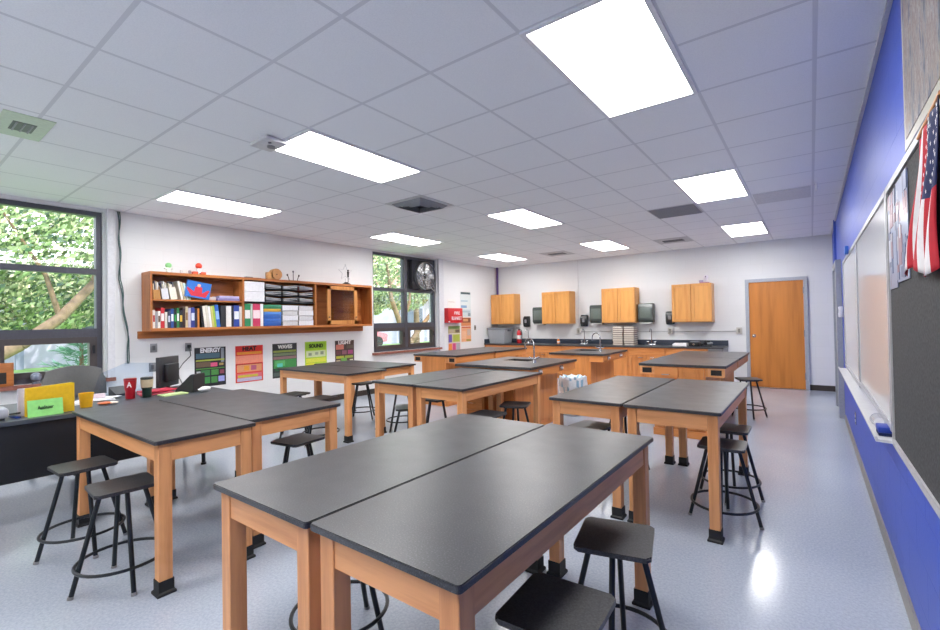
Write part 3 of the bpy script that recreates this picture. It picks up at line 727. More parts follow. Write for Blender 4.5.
# small glazed door unit
dy0, dy1 = 1.50, 2.12
b = MB(); f = .065; X0, X1 = F - .02, F
b.box(X0, X1, dy0, dy1, ZS1 - f - .01, ZS1 - .01); b.box(X0, X1, dy0, dy1, ZS0 + .01, ZS0 + .01 + f); b.box(X0, X1, dy0, dy0 + f, ZS0 + .01, ZS1 - .01); b.box(X0, X1, dy1 - f, dy1, ZS0 + .01, ZS1 - .01)
dr = b.build('door', wood('shelf_door_wood', 'C98A4C', 'A8682F', 'z'), sh, smooth=False)
box('glass_pane', m_glass('smoky_glass', (.72, .72, .7)), X0 + .008, X0 + .012, dy0 + f, dy1 - f, ZS0 + .01 + f, ZS1 - .01 - f, dr)
for yy in (dy0 + .03, dy1 - .03):
    b = MB(); b.cyl((X1, yy, 1.5), (X1 + .02, yy, 1.5), .01); b.build('knob', pm('3A2E26', .4), dr)

def book_up(y, z, th, h, d, col, label, group, tilt=0, band=None, xf=None, binder=False):
    """upright book, spine towards the room (+x)"""
    x = (xf or F - .035)
    t = thing('binder' if binder else 'book', label, 'binder' if binder else 'book', (x, y, z), 0, group)
    t.rotation_euler = (R(tilt), 0, 0)
    b = MB(); c = .003
    b.box(-d, 0, -th/2, -th/2 + c, 0, h); b.box(-d, 0, th/2 - c, th/2, 0, h); b.box(-.004, 0, -th/2 + c, th/2 - c, 0, h)
    b.build('cover', pm(col, .45), t, smooth=False)
    b = MB(); b.box(-d + .006, -.004, -th/2 + c, th/2 - c, .004, h - .006); b.build('pages', pm('D8D4C8', .85), t, smooth=False)
    if band:
        b = MB(); b.box(0, .0012, -th/2 + .004, th/2 - .004, h*.35, h*.72); b.build('spine_label', pm(band, .6), t, smooth=False)
    return t
ones = ['first', 'second', 'third', 'fourth', 'fifth', 'sixth', 'seventh', 'eighth', 'ninth', 'tenth', 'eleventh', 'twelfth', 'thirteenth', 'fourteenth', 'fifteenth', 'sixteenth', 'seventeenth',
        'eighteenth', 'nineteenth', 'twentieth', 'twenty-first', 'twenty-second', 'twenty-third', 'twenty-fourth', 'twenty-fifth', 'twenty-sixth', 'twenty-seventh', 'twenty-eighth']
row = [('D9D6CE', 'white', .03, .22, 'B03030'), ('9EA0A6', 'grey', .022, .20, None), ('E4E1DA', 'white', .03, .21, '6A4A3A'), ('C02A34', 'red', .042, .25, 'E8DEDC'), ('C9C4BC', 'beige', .03, .2, None),
       ('3C3F52', 'dark blue', .032, .21, 'B8BCCC'), ('2B4A8C', 'blue', .035, .24, 'D7DCE6'), ('1F2024', 'black', .028, .23, '2E9E50'), ('2F7A46', 'green', .03, .25, 'E2E2E2'), ('24262C', 'black', .036, .22, 'D8B040'),
       ('3A2A2A', 'dark brown', .028, .25, None), ('C8B898', 'tan', .032, .27, '8A6A48'), ('B9B4C8', 'lilac', .03, .25, None), ('2E3C8A', 'navy', .046, .26, 'C8D0E8'), ('2A2A3A', 'charcoal', .026, .24, None), ('C07A3A', 'orange', .026, .25, None),
       ('1D1E22', 'black', .03, .28, None), ('E6E2D8', 'white', .034, .28, None), ('D6D2C4', 'cream', .03, .29, None), ('E6E6E8', 'white', .028, .28, None), ('C8C474', 'yellow-green', .03, .28, None), ('9EC43A', 'lime green', .022, .29, None),
       ('2A62B8', 'bright blue', .05, .30, '8FB4E4'), ('2E3036', 'black', .07, .29, None), ('E4E2DE', 'white', .07, .285, None), ('2A2C34', 'black', .03, .28, None), ('2C48A0', 'royal blue', .075, .295, 'E8ECF4'), ('E0DCD4', 'ivory', .05, .28, None)]
y = S0 + .012
tot = sum(r[2] for r in row)
gap = (S1 - S0 - .035 - tot) / len(row)
for k, (c, cn, th_, h, band) in enumerate(row):
    tilt = 0 if k < 16 or k > 22 else 6
    if k == 16: y += .03
    book_up(y + th_/2, ZS0 + .001, th_ - .002, h*1.04, .2, c, '%s spine book, %s from the window end of lower shelf' % (cn, ones[k]), 'books on the lower shelf row', tilt, band)
    y += th_ + min(gap, .0055)
# upper tier: paper holders, picture book, flat box
FS = F - .035
for k, (yy, c, l) in enumerate(((-.955, 'B8864A', 'tan magazine holder leaning at window end of upper shelf tier'), (-.862, 'C9CBD0', 'white open magazine file with papers on the upper shelf tier'), (-.765, 'D8D2C4', 'cream magazine file next to the white one on upper tier'))):
    t = thing('magazine_file', l, 'file holder', (FS, yy, ZM + .001), 0, 'magazine files on the upper tier'); t.rotation_euler = (R(4 + 3*k), 0, 0)
    b = MB(); pr = [(-.22, 0), (0, 0), (0, .12 + .02*k), (-.1, .24), (-.22, .25)]
    b.prism([(p[0], p[1]) for p in pr], -.037, -.034, 'y'); b.prism(pr, .034, .037, 'y'); b.box(-.003, 0, -.034, .034, 0, .12 + .02*k); b.box(-.22, 0, -.034, .034, 0, .003); b.build('case', pm(c, .5), t, smooth=False)
    for j in range(4):
        b = MB(); b.box(-.2, -.012, -.028 + j*.015, -.02 + j*.015, .004, .2 + .012*((j*3 + k) % 4)); b.build('booklet', pm(['E4DCC8', '5C6070', 'D8CDB0', 'E8E8E8'][(j + k) % 4], .7), t, smooth=False)
for k in range(4):
    b = MB(); b.box(-.2, 0, -.012, .012, 0, .25 - .01*k); o = b.build('booklet', pm(['EAE6DC', 'D5CBA8', 'C8D8D4', 'A8C8A4'][k], .7), None, (FS - .02, -.665 + .03*k, ZM + .001), (R(11), 0, 0), smooth=False)
    tag(o, ['pale booklet leaning beside the cream file, first of four', 'yellowish booklet leaning second among four pale ones', 'bluish white booklet leaning third beside picture book', 'pale green booklet leaning against the blue picture book'][k], 'booklet', 'leaning booklets on the upper tier')
t = thing('picture_book', 'blue book with bold red figure on cover lying open to view on upper tier', 'book', (FS + .006, -.50, ZM + .03)); t.rotation_euler = (R(-9), 0, 0)
b = MB(); b.box(-.02, 0, -.15, .15, .0, .22); b.build('cover', pm('2F6FC0', .4), t, smooth=False)
b = MB(); X_ = .0012
b.prism([(-.14, .10), (-.08, .02), (.10, .02), (.14, .12), (.11, .12), (.05, .07), (.04, .15), (-.04, .15), (-.05, .08), (-.14, .13)], 0, X_, 'x'); b.build('printed_figure', pm('C83040', .5), t, smooth=False)
b = MB(); b.cyl((0, 0, .17), (.0016, 0, .17), .022); b.build('printed_head', pm('E8B090', .5), t)
t = thing('flat_case', 'lilac flat plastic case lying on upper shelf tier', 'case', (F - .16, -.1, ZM + .001)); b = MB(); b.box(-.11, .11, -.13, .17, 0, .035, bev=.004); b.build('lower_case', pm('8E86B8', .35), t)
b = MB(); b.box(-.11, .11, -.11, .165, .036, .07, bev=.004); b.build('upper_case', pm('B9B2D6', .3), t)
t = thing('clear_box', 'small clear crumpled plastic pack beside lilac case on shelf', 'box', (F - .12, -.31, ZM + .001)); b = MB(); b.box(-.07, .07, -.05, .06, 0, .05, bev=.012); b.build('pack', pm('C4B8B8', .2), t)
# paper stacks, trays, binders in the middle bay
z = ZM + .001
for k in range(2):
    tag(box('paper_ream', pm('E2E2E6', .7), F - .27, F - .02, S1 + .02, S1 + .32, z + k*.15, z + .146 + k*.15), ('upper' if k else 'lower') + ' white paper stack beside the black letter trays', 'paper stack', 'white paper stacks in the middle bay')
for c in range(3):
    for r_ in range(3):
        y0 = S1 + .335 + c*.275; zz = z + r_*.098
        t = thing('letter_tray', 'black letter tray of papers, %s level of %s column from the paper stack' % (['bottom', 'middle', 'top'][r_], ones[c]), 'tray', (F - .15, y0 + .13, zz), 0, 'black letter trays in the middle bay')
        b = MB(); b.box(-.12, .12, -.125, .125, 0, .006); b.box(-.12, .12, -.13, -.125, 0, .07); b.box(-.12, .12, .125, .13, 0, .07); b.box(-.12, -.115, -.125, .125, 0, .07)
        b.build('tray', pm('6A2028' if (c == 2 and r_ == 2) else '141518', .4), t, smooth=False)
        for j in range(3):
            b = MB(); b.box(-.11, .13, -.115, .115, 0, .008); o = b.build('papers', pm('D6D6DA' if j else '9C9CA4', .8), t, (0, 0, .012 + j*.022), (R((-4, 3, 5)[j] * (1 if (c + r_) % 2 else -1)), 0, 0), smooth=False)
yy = S1 + .03
for k, (c, th_, cn, band) in enumerate((('2E8A5A', .085, 'green', 'E6E6E6'), ('B8C8BC', .03, 'pale green', None), ('C83A62', .11, 'pink', 'F0D8DE'), ('E6E6E8', .045, 'white', None))):
    book_up(yy + th_/2, ZS0 + .001, th_ - .002, .335, .22, c, '%s upright ring binder standing below the paper stacks' % cn, 'upright ring binders', 0, band, None, True); yy += th_ + .002
for k, (c, h, cn) in enumerate((('2A5CB0', .06, 'blue'), ('3A6CC0', .05, 'mid blue'), ('2F62B4', .055, 'deep blue'), ('4F86D0', .05, 'light blue'), ('D8A83A', .045, 'yellow'), ('3A8C64', .06, 'green'))):
    zz = ZS0 + .001 + sum((.06, .05, .055, .05, .045, .06)[:k]) + .001*k
    tag(box('binder', pm(c, .45), F - .27, F - .03 + .004*(k % 2), yy + .01, yy + .28, zz, zz + h, None, .004), '%s binder lying flat, %s from the bottom of the coloured pile' % (cn, ones[k]), 'binder', 'coloured binders lying flat')
yy += .30
for c in range(2):
    for k in range(4):
        h = .078
        t = thing('binder', 'white binder lying flat, %s from bottom of the pile %s' % (ones[k], 'next to the coloured binders' if c == 0 else 'beside the glazed shelf door'), 'binder', (F - .15, yy + .13 + c*.275, ZS0 + .001 + k*(h + .003)), 0, 'white binders lying flat')
        b = MB(); b.box(-.12, .125, -.13, .13, 0, .004); b.box(-.12, .125, -.13, .13, h - .004, h); b.box(.121, .125, -.13, .13, .004, h - .004) if (k + c) % 2 else b.box(-.12, -.116, -.13, .13, .004, h - .004)
        b.build('cover', pm('E4E4E8', .4), t, smooth=False); b = MB(); b.box(-.11, .118, -.12, .125, .006, h - .01); b.build('pages', pm('CFCFD2', .8), t, smooth=False)
# things on top of the shelf
ZT = ZS1 + .0365
t = thing('robot_toy', 'small green and white toy on top of shelf near window', 'toy', (F - .12, -.80, ZT)); b = MB(); b.cyl((0, 0, 0), (0, 0, .05), .03); b.box(-.03, .03, -.05, .05, .05, .07, bev=.01); b.build('body', pm('E2E8E2', .4), t); b = MB(); b.ball((0, 0, .1), .038); b.build('head', pm('8FD08A', .4), t)
t = thing('robot_toy', 'white toy with red-orange ball head on top of shelf', 'toy', (F - .12, -.44, ZT)); b = MB(); b.ball((0, 0, .125), .042); b.build('head', pm('E04A34', .35), t); b = MB(); b.cyl((0, 0, .03), (0, 0, .09), .03); b.build('body', WHITE, t)
for s_ in (-1, 1): b = MB(); b.box(-.03, .03, .05*s_ - .035, .05*s_ + .035, 0, .045, bev=.012); b.build('foot', pm('DE5A3C', .4), t)
for k, (yy, l) in enumerate(((-.66, 'tiny white knob toy on shelf top between the two robot toys'), (-.56, 'tiny grey wheeled toy on shelf top beside red-headed toy'))):
    t = thing('small_toy', l, 'toy', (F - .1, yy, ZT)); b = MB(); b.cyl((0, 0, 0), (0, 0, .03), .015); b.ball((0, 0, .04), .018); b.build('body', pm(['D8D4D8', 'A49CA4'][k], .5), t)
t = thing('wooden_clock', 'round wooden disc clock lying in stand on top of shelf', 'clock', (F - .13, .62, ZT)); b = MB(); b.cyl((-.05, .04, .09), (.03, .04, .09), .09, seg=32); b.box(-.05, .03, -.1, .04, .0, .12, bev=.01); b.build('case', wood('clock_wood', 'D09A60', 'A8703C', 'y'), t)
b = MB(); b.cyl((.03, .04, .09), (.034, .04, .09), .07, seg=32); b.build('face', pm('C48E58', .4), t)
b = MB(); b.cyl((.034, .04, .09), (.04, .04, .09), .008); b.build('pin', BLACK, t)
t = thing('bookend', 'small dark base with tan strip on shelf top before the wooden clock', 'bookend', (F - .1, .22, ZT)); b = MB(); b.box(-.04, .04, -.05, .05, 0, .02, bev=.004); b.build('base', pm('6A6A70', .5), t); b = MB(); b.box(-.03, .03, .06, .18, 0, .012); b.build('strip', pm('B08A6A', .5), t)
t = thing('candle_holder', 'three-pronged dark stand on top of shelf middle', 'stand', (F - .12, .95, ZT)); b = MB(); b.box(-.03, .03, -.09, .09, 0, .012, bev=.003)
b.build('base', pm('4A3A34', .5), t)
for yy, h, tl in ((-.07, .11, -.03), (.0, .17, 0), (.07, .11, .03)):
    b = MB(); b.cyl((0, yy, .012), (0, yy + tl, h), .006); b.cyl((0, yy + tl, h - .03), (0, yy + tl, h), .01, .012); b.build('prong', pm('3C3234', .4), t)
t = thing('star_trophy', 'wire star trophy with dark figure on top of shelf near fan window', 'trophy', (F - .12, 1.98, ZT)); b = MB(); b.cyl((0, 0, 0), (0, 0, .025), .09, .06, 20); b.cyl((0, 0, .025), (0, 0, .045), .05, .03, 20); b.build('base', pm('3A3434', .4), t)
b = MB(); pts = []
for i in range(10):
    a = PI/2 + i*PI/5; r_ = .15 if i % 2 == 0 else .065; pts.append((0, r_*math.cos(a) - .02, .22 + r_*math.sin(a)))
b.tube(pts, .004, 6, closed=True); b.cyl((0, -.02, .04), (0, -.02, .11), .004); b.build('star', pm('C8CAD0', .3, .8), t)
b = MB(); b.cyl((.0, .04, .14), (0, .04, .24), .014, .02); b.ball((0, .04, .26), .018); b.cyl((0, .04, .045), (0, .04, .14), .005); b.build('figure', pm('2C2628', .4), t)

# ================================================================= POSTERS
def poster(y0, y1, z0, z1, label, bg, blocks, title, tcol, tsize, tz, tw=None, extra=()):
    t = thing('poster', label, 'poster', (XL, (y0 + y1)/2, (z0 + z1)/2), 0, None)
    w, h = (y1 - y0)/2, (z1 - z0)/2
    mats = [pm(bg, .45)]; b = MB(); b.box(0, .002, -w, w, -h, h)
    b.build('sheet', mats, t, smooth=False)
    b = MB(); ms = []
    for (a, c, e, f_, col) in blocks:
        ms.append(pm(col, .45)); b.box(.002, .0026 + .0002*len(ms), -w + 2*w*a, -w + 2*w*c, h - 2*h*f_, h - 2*h*e, len(ms) - 1)
    b.build('printed_panels', ms, t, smooth=False)
    lettering(t, title, pm(tcol, .5), tsize, (.0065, 0, h - 2*h*tz), ROT_L, tw, bold=.05)
    return t
poster(-.435, -.022, .525, 1.08, 'dark science poster headed ENERGY with green panels', '26282F', [(.04, .8, .15, .28, '4A6C7C'), (.84, .94, .03, .4, '8A929C'), (.04, .95, .31, .35, 'A8B84A'), (.04, .5, .37, .5, '6C5A48'), (.5, .72, .4, .5, 'D85A82'), (.78, .92, .42, .48, 'B09858'),
       (.04, .95, .53, .56, '4E8A3C'), (.2, .48, .58, .72, '3F7A4A'), (.52, .76, .58, .72, '4A8A46'), (.06, .18, .6, .7, 'C8CCD0'), (.8, .94, .6, .7, '8A4A5A'), (.2, .48, .76, .92, '3F8A4A'), (.52, .72, .76, .92, '4E8C4C'), (.06, .18, .88, .97, 'D8A860'), (.75, .95, .76, .9, '9AA0DC')],
       'ENERGY', 'E6E8EC', .085, .08, .27)
poster(.115, .53, .52, 1.075, 'red and orange science poster headed HEAT', 'D8483A', [(.0, 1, .0, .17, 'D42A22'), (.05, .95, .17, .24, 'E0902C'), (.0, 1, .27, .48, 'E89078'), (.05, .95, .52, .72, 'D8956A'), (.3, .48, .55, .68, 'E09A30'), (.55, .75, .55, .68, 'B05A7A'), (.05, .95, .76, .95, 'D8707A'), (.08, .8, .8, .86, 'C8C040'), (.0, 1, .5, .52, 'A82028'), (.05, .95, .88, .97, 'B8B4CC')],
       'HEAT', '0C0404', .085, .09, .21)
poster(.685, 1.105, .525, 1.078, 'dark science poster headed WAVES with green landscape', '33373A', [(.03, .97, .2, .26, '8A9A44'), (.03, .97, .28, .36, '6E7C5C'), (.03, .97, .38, .46, '8A6A6A'), (.04, .97, .47, .72, '3F8A48'), (.1, .5, .5, .66, '5AAE64'), (.18, .4, .58, .68, '5CC4B4'), (.1, .5, .74, .8, '2A5A3C'), (.03, .97, .84, .95, '4A5A58')],
       'WAVES', 'D8DAD4', .08, .1, .25)
poster(1.255, 1.675, .62, 1.082, 'lime green science poster headed SOUND', 'A8CC34', [(.05, .95, .04, .3, '8FC030'), (.05, .95, .34, .58, 'C8D4A8'), (.15, .3, .42, .52, '8A9A80'), (.45, .6, .4, .5, '9AA890'), (.7, .85, .38, .5, '8A9A80'), (.05, .95, .62, .78, 'D8DC50'), (.05, .45, .8, .95, 'E0E040'), (.55, .95, .8, .95, 'C0D840')],
       'SOUND', '20300E', .085, .17, .27)
poster(1.85, 2.265, .62, 1.075, 'dark science poster headed LIGHT below glazed shelf end', '4A3834', [(.05, .45, .16, .36, 'C87868'), (.6, .95, .2, .34, '5C5448'), (.05, .3, .4, .56, '6A4048'), (.35, .6, .4, .56, '8A5A6A'), (.66, .93, .4, .56, 'A04A78'), (.05, .45, .62, .72, 'A8A83C'), (.5, .93, .62, .72, '8C9C40'), (.3, .6, .7, .9, '6C9C4A'), (.06, .26, .78, .92, 'C8B49A'), (.76, .93, .78, .92, 'D0C8A8')],
       'LIGHT', 'E8E0DC', .085, .09, .28)
# safety wall
t = thing('fire_blanket_box', 'red metal box lettered BLANKET on wall beside the fan window', 'box', (XL, 5.12, 1.53))
b = MB(); b.box(.001, .12, -.27, .27, -.175, .175, bev=.006); b.build('case', pm('C8242A', .4), t)
lettering(t, 'BLANKET', WHITE, .115, (.1225, .045, -.07), ROT_L, .37, bold=.01); lettering(t, 'FIRE', WHITE, .1, (.1225, .06, .055), ROT_L, .2, bold=.01)
b = MB(); b.box(.12, .123, -.255, -.205, -.16, -.135); b.build('latch', WHITE, t)
def sheet(y0, y1, z0, z1, label, bg, blocks, name='wall_chart', cat='chart'):
    t = thing(name, label, cat, (XL + .002, (y0 + y1)/2, (z0 + z1)/2)); w, h = (y1 - y0)/2, (z1 - z0)/2
    b = MB(); b.box(0, .002, -w, w, -h, h); b.build('sheet', pm(bg, .5), t, smooth=False)
    b = MB(); ms = []
    for (a, c, e, f_, col) in blocks:
        ms.append(pm(col, .5)); b.box(.002, .0026 + .0002*len(ms), -w + 2*w*a, -w + 2*w*c, h - 2*h*f_, h - 2*h*e, len(ms) - 1)
    if blocks: b.build('printed_panels', ms, t, smooth=False)
sheet(5.45, 5.87, 1.70, 2.12, 'pale safety chart with dark header, top of the column past red box', 'D4DCDC', [(.05, .95, .02, .14, '4A5C60'), (.05, .7, .5, .58, 'A8C0CC'), (.05, .6, .8, .95, '7FA0C0')])
sheet(5.45, 5.87, 1.50, 1.69, 'small light blue chart below the dark-headed safety chart', 'C8D4D8', [(.05, .9, .2, .45, 'A8BCC4'), (.7, .95, .5, .9, '8898A0')])
sheet(5.47, 5.86, 1.27, 1.48, 'orange and brown chart beside the red box', 'D88A5A', [(.05, .95, .05, .6, '8A5238'), (.2, .7, .15, .45, 'D8A070')])
sheet(5.47, 5.86, .88, 1.26, 'tall peach chart beneath the orange and brown one', 'E4A880', [(.05, .95, .02, .1, 'C86048'), (.05, .5, .3, .8, 'E8B894'), (.6, .95, .2, .6, 'C8B0A4'), (.5, .95, .85, .97, '9A8A40')])
sheet(4.98, 5.42, 1.10, 1.28, 'green and tan chart directly under the red box', 'A8A070', [(.05, .95, .05, .4, '6E8A50'), (.05, .5, .5, .95, 'B0A088'), (.6, .95, .5, .9, '6A5A48')])
sheet(4.98, 5.42, .88, 1.09, 'purple and yellow chart below the green and tan one', 'C8C098', [(.02, .3, .05, .95, '6C58A8'), (.4, .95, .1, .9, 'A8B44A')])
sheet(4.98, 5.42, .66, .87, 'pink and orange chart lowest under the red box', 'D89AA8', [(.02, .3, .05, .95, 'E08840'), (.35, .6, .05, .95, 'C8487A'), (.65, .95, .05, .95, 'A8A8B0')])
sheet(4.97, 5.27, 1.73, 1.92, 'white note sheet pinned above the red box', 'E8E6E2', [(.1, .9, .3, .36, 'B0A8A0')], 'note', 'note')
t = thing('light_switch', 'small dark switch plate on wall past the charts', 'switch', (XL, 6.03, 1.22)); b = MB(); b.box(.001, .01, -.035, .035, -.06, .06, bev=.002); b.build('plate', pm('8A8478', .5), t); b = MB(); b.box(.01, .02, -.01, .01, -.02, .02); b.build('toggle', pm('2C2824', .5), t)
for (y, z, l) in ((-.915, 1.11, 'blank grey wall plate under bookshelf, nearer the window'), (-.51, 1.10, 'grey wall outlet with black plug under the bookshelf'), (-.93, .86, 'grey wall plate just above the desk surface')):
    t = thing('wall_outlet', l, 'outlet', (XL, y, z)); b = MB(); b.box(.001, .012, -.038, .038, -.058, .058, bev=.002); b.build('plate', pm('8C8E92', .4, .5), t)
    b = MB(); b.box(.012, .015, -.016, .016, -.03, .03); b.build('socket', pm('5C5E62', .5), t)
    if z == 1.10: b = MB(); b.box(.015, .045, -.02, .02, -.01, .035, bev=.004); b.build('plug', BLACK, t)
b = MB(); b.tube([(XL + .04, -.51, 1.10), (XL + .05, -.5, .98), (XL + .06, -.6, .88), (XL + .3, -.75, .8), (-6.3, -.9, .76), (-5.6, -1.12, .752)], .006, 6); tag(b.build('power_cord', BLACK), 'black cord hanging from wall outlet down to desk phone', 'cord')
b = MB(); 
cz = [(2.83, -1.285), (2.36, -1.26), (1.98, -1.275), (1.6, -1.225), (1.23, -1.185), (.90, -1.205)]
def cy(z):
    for (a, b_), (c, d_) in zip(cz, cz[1:]):
        if z >= c: return d_ + (b_ - d_)*(z - c)/(a - c)
    return cz[-1][1]
pts = [(XL + .02, cy(H - .01 - i*.05) + .006*math.sin(i*.7), H - .01 - i*.05) for i in range(39)]; b.tube(pts, .007, 6, 0); b.tube([(p[0] + .012, p[1] + .014*math.cos(i*.35), p[2]) for i, p in enumerate(pts)], .006, 6, 0)
tag(b.build('hanging_cable', pm('3F5C5C', .5)), 'twisted dark green cables hanging from ceiling beside the window', 'cable')

# ================================================================= TEACHER DESK AREA
ZD = .75
dk = thing('teacher_desk', 'black teacher desk with clutter beside the windows', 'desk', (0, 0, 0))
b = MB(); b.box(-5.62, -4.55, -3.55, -1.02, ZD - .03, ZD, 0, .003, 1); b.build('desktop', pm('454B53', .35), dk)
b = MB(); b.box(-4.60, -4.575, -3.5, -1.06, .32, ZD - .0305); b.build('modesty_panel', pm('14171B', .45), dk)
for x, y in ((-4.62, -3.45), (-5.02, -1.15), (-5.55, -3.45), (-5.55, -1.12)):
    b = MB(); b.cyl((0, 0, .02), (0, 0, ZD - .0305), .018, seg=12); lg = b.build('leg', BLACK, dk, (x - .02, y, 0)); b = MB(); b.cyl((0, 0, .001), (0, 0, .022), .025); b.build('foot', BLACK, lg)
b = MB(); b.box(-5.55, -5.15, -3.4, -2.9, .06, ZD - .0305, 0, .004, 1); pd = b.build('drawer_pedestal', pm('1A1D21', .4), dk)
for k in range(3): b = MB(); b.box(-5.565, -5.55, -3.39, -2.91, .08 + k*.2, .27 + k*.2); dd = b.build('drawer', pm('202428', .4), pd); b = MB(); b.box(-5.58, -5.565, -3.2, -3.1, .17 + k*.2, .185 + k*.2); b.build('handle', CHROME, dd)
# chair
ch = thing('office_chair', 'grey office chair with rounded back behind teacher desk', 'chair', (-6.0, -1.93, 0), R(-8))
b = MB(); n = 9; grid = []
for i in range(n):
    for j in range(n):
        u, v = -1 + 2*i/(n - 1), j/(n - 1)
        wdt = (.25 - .02*v) * (1 - .25*max(0, v - .72)**1.2*2.2)
        grid.append((.06*(u*u) + .05*(v - .4)**2 - .26, u*wdt*.97, .50 + .53*v - .045*(u*u)*(v > .85)))
for off in (0, .05):
    vs = [b.bm.verts.new((-p[0] + (-off) - .52*0, p[1], p[2])) for p in grid]
    for i in range(n - 1):
        for j in range(n - 1):
            b.bm.faces.new((vs[i*n + j], vs[(i+1)*n + j], vs[(i+1)*n + j + 1], vs[i*n + j + 1]))
    if off == 0: v0 = vs
    else:
        bd = [i*n for i in range(n)] + [(n-1)*n + j for j in range(1, n)] + [i*n + n - 1 for i in range(n - 2, -1, -1)] + [j for j in range(n - 2, 0, -1)]
        for k in range(len(bd)): b.bm.faces.new((v0[bd[k]], v0[bd[(k+1) % len(bd)]], vs[bd[(k+1) % len(bd)]], vs[bd[k]]))
bk = b.build('backrest', pm('6B6B69', .75, 0, .1, 120), ch)
b = MB(); b.prism(rr(-.24, .24, -.24, .24, .08), .42, .50, 'z', 0, .02); b.build('seat', pm('626260', .8), ch)
b = MB(); b.cyl((0, 0, .1), (0, 0, .42), .028); b.build('column', BLACK, ch)
b = MB(); b.box(.19, .24, -.04, .04, .40, .62, bev=.01); b.build('back_bracket', BLACK, ch)
for k in range(5):
    a = 2*PI*k/5; b = MB(); b.cyl((0, 0, .12), (.3*math.cos(a), .3*math.sin(a), .075), .022, .014); lg = b.build('base_leg', BLACK, ch)
    b = MB(); b.cyl((.3*math.cos(a) - .012, .3*math.sin(a), .031), (.3*math.cos(a) + .012, .3*math.sin(a), .031), .03); b.build('caster', BLACK, lg)
# desk items
def on_desk(name, label, cat, x, y, rz=0): return thing(name, label, cat, (x, y, ZD + .001), R(rz))
t = on_desk('file_folder', 'bright yellow folder standing upright on teacher desk', 'folder', -4.70, -2.33, 3); b = MB(); b.prism([(-.135, .0), (.135, 0), (.135, .215), (.12, .22), (-.135, .205)], 0, .02, 'x'); b.build('cover', pm('E8C01C', .5), t, smooth=False)
b = MB(); b.prism([(-.13, .004), (.13, .004), (.125, .2), (-.13, .2)], .021, .024, 'x'); b.build('front_flap', pm('E0B41A', .5), t, smooth=False)
t = on_desk('notebook_stack', 'white notebooks standing behind the yellow folder edge', 'notebooks', -4.74, -2.47, 3); b = MB(); b.box(-.03, .0, -.02, .02, 0, .2); b.build('covers', pm('C8C4D4', .5), t)
t = on_desk('name_card', 'light green handwritten card in front of yellow folder', 'card', -4.63, -2.365, 2); b = MB(); b.prism([(-.0, 0), (.012, 0), (-.012, .118), (-.016, .118)], -.095, .095, 'y'); b.build('card', pm('8FD87A', .6), t, smooth=False)
lettering(t, 'Auditour', pm('1C3A24', .5), .04, (.0025, 0, .062), (R(78), 0, PI/2), .085, bold=0)
t = on_desk('paper_cup', 'yellow plastic cup on corner of teacher desk', 'cup', -4.80, -2.10); b = MB(); b.lathe([(.036, 0), (.037, .003), (.048, .115), (.046, .115), (.036, .006)]); b.build('cup', pm('ECB41E', .45), t)
t = on_desk('paper_pile', 'white loose papers behind the yellow cup', 'paper', -5.10, -2.22, 20); 
for k in range(4): b = MB(); b.box(-.14, .14, -.11, .11, .004*k, .004*k + .003); b.build('sheet', PAPER, t, None, (0, 0, .2*k))
t = on_desk('paper_pile', 'white papers and pens near desk middle beside red tumbler', 'paper', -5.20, -1.93, -10)
for k in range(3): b = MB(); b.box(-.14, .14, -.11, .11, .004*k, .004*k + .003); b.build('sheet', pm('E2E4EA', .8), t, None, (0, 0, -.3*k))
b = MB(); b.box(-.03, .0, -.03, .05, .013, .05); b.build('sticky_block', pm('E8D8E0', .7), t)
t = on_desk('snack_bag', 'crumpled orange packet lying on teacher desk', 'packet', -4.82, -1.98, 30); b = MB(); b.ball((0, 0, .012), .05, 0, 3, (1.1, .8, .24)); b.ball((.05, .03, .012), .035, 1, 3, (1.1, .8, .3)); b.build('packet', [pm('D8703A', .35), pm('E8DCD0', .4)], t)
def tumbler(x, y, label, body, top, txt=None):
    t = on_desk('tumbler', label, 'tumbler', x, y); b = MB(); b.lathe([(.033, 0), (.035, .004), (.036, .07), (.042, .085), (.046, .165)]); b.build('cup', pm(body, .3), t)
    b = MB(); b.lathe([(.0475, .166), (.0475, .178), (.04, .182)]); b.build('lid', pm(top, .3), t)
    if txt: lettering(t, txt, WHITE, .065, (.0445*math.cos(R(-25)), .0445*math.sin(R(-25)), .125), (PI/2, 0, PI/2 - R(25)), .035)
    return t
tumbler(-5.0, -1.755, 'red tumbler with a white letter A on teacher desk', 'B01828', '8A1420', 'A')
t = tumbler(-4.97, -1.64, 'dark green and cream tumbler beside red tumbler', '16302A', '2A3432')
b = MB(); b.lathe([(.0445, .09), (.0485, .16)]); b.build('wrap', pm('C8B898', .5), t)
t = on_desk('desk_tray', 'dark tilted metal tray behind the red tumbler', 'tray', -5.34, -1.74, 10); b = MB(); b.prism([(-.06, .0), (.07, .0), (.07, .02), (-.06, .08)], -.06, .06, 'y'); b.build('tray', pm('34383C', .4), t)
t = on_desk('acrylic_screen', 'clear bluish plastic sheet standing slanted on desk before wall', 'screen', -5.52, -1.66, 0)
b = MB(); b.prism([(-.24, 0), (.24, 0), (.24, .27), (.02, .29), (-.18, .2)], 0, .004, 'x'); b.build('sheet', m_glass('bluish_acrylic', (.88, .93, .98)), t, smooth=False)
b = MB(); b.box(-.03, .04, -.2, .2, 0, .01); b.build('foot', pm('B8C8D4', .3), t)
t = on_desk('monitor', 'black computer monitor seen nearly edge-on on teacher desk', 'monitor', -5.40, -1.33, 0); t.rotation_euler = (0, 0, R(41))
b = MB(); b.box(-.02, .02, -.16, .16, .03, .33, bev=.006); b.build('panel', pm('2A2D32', .4), t)
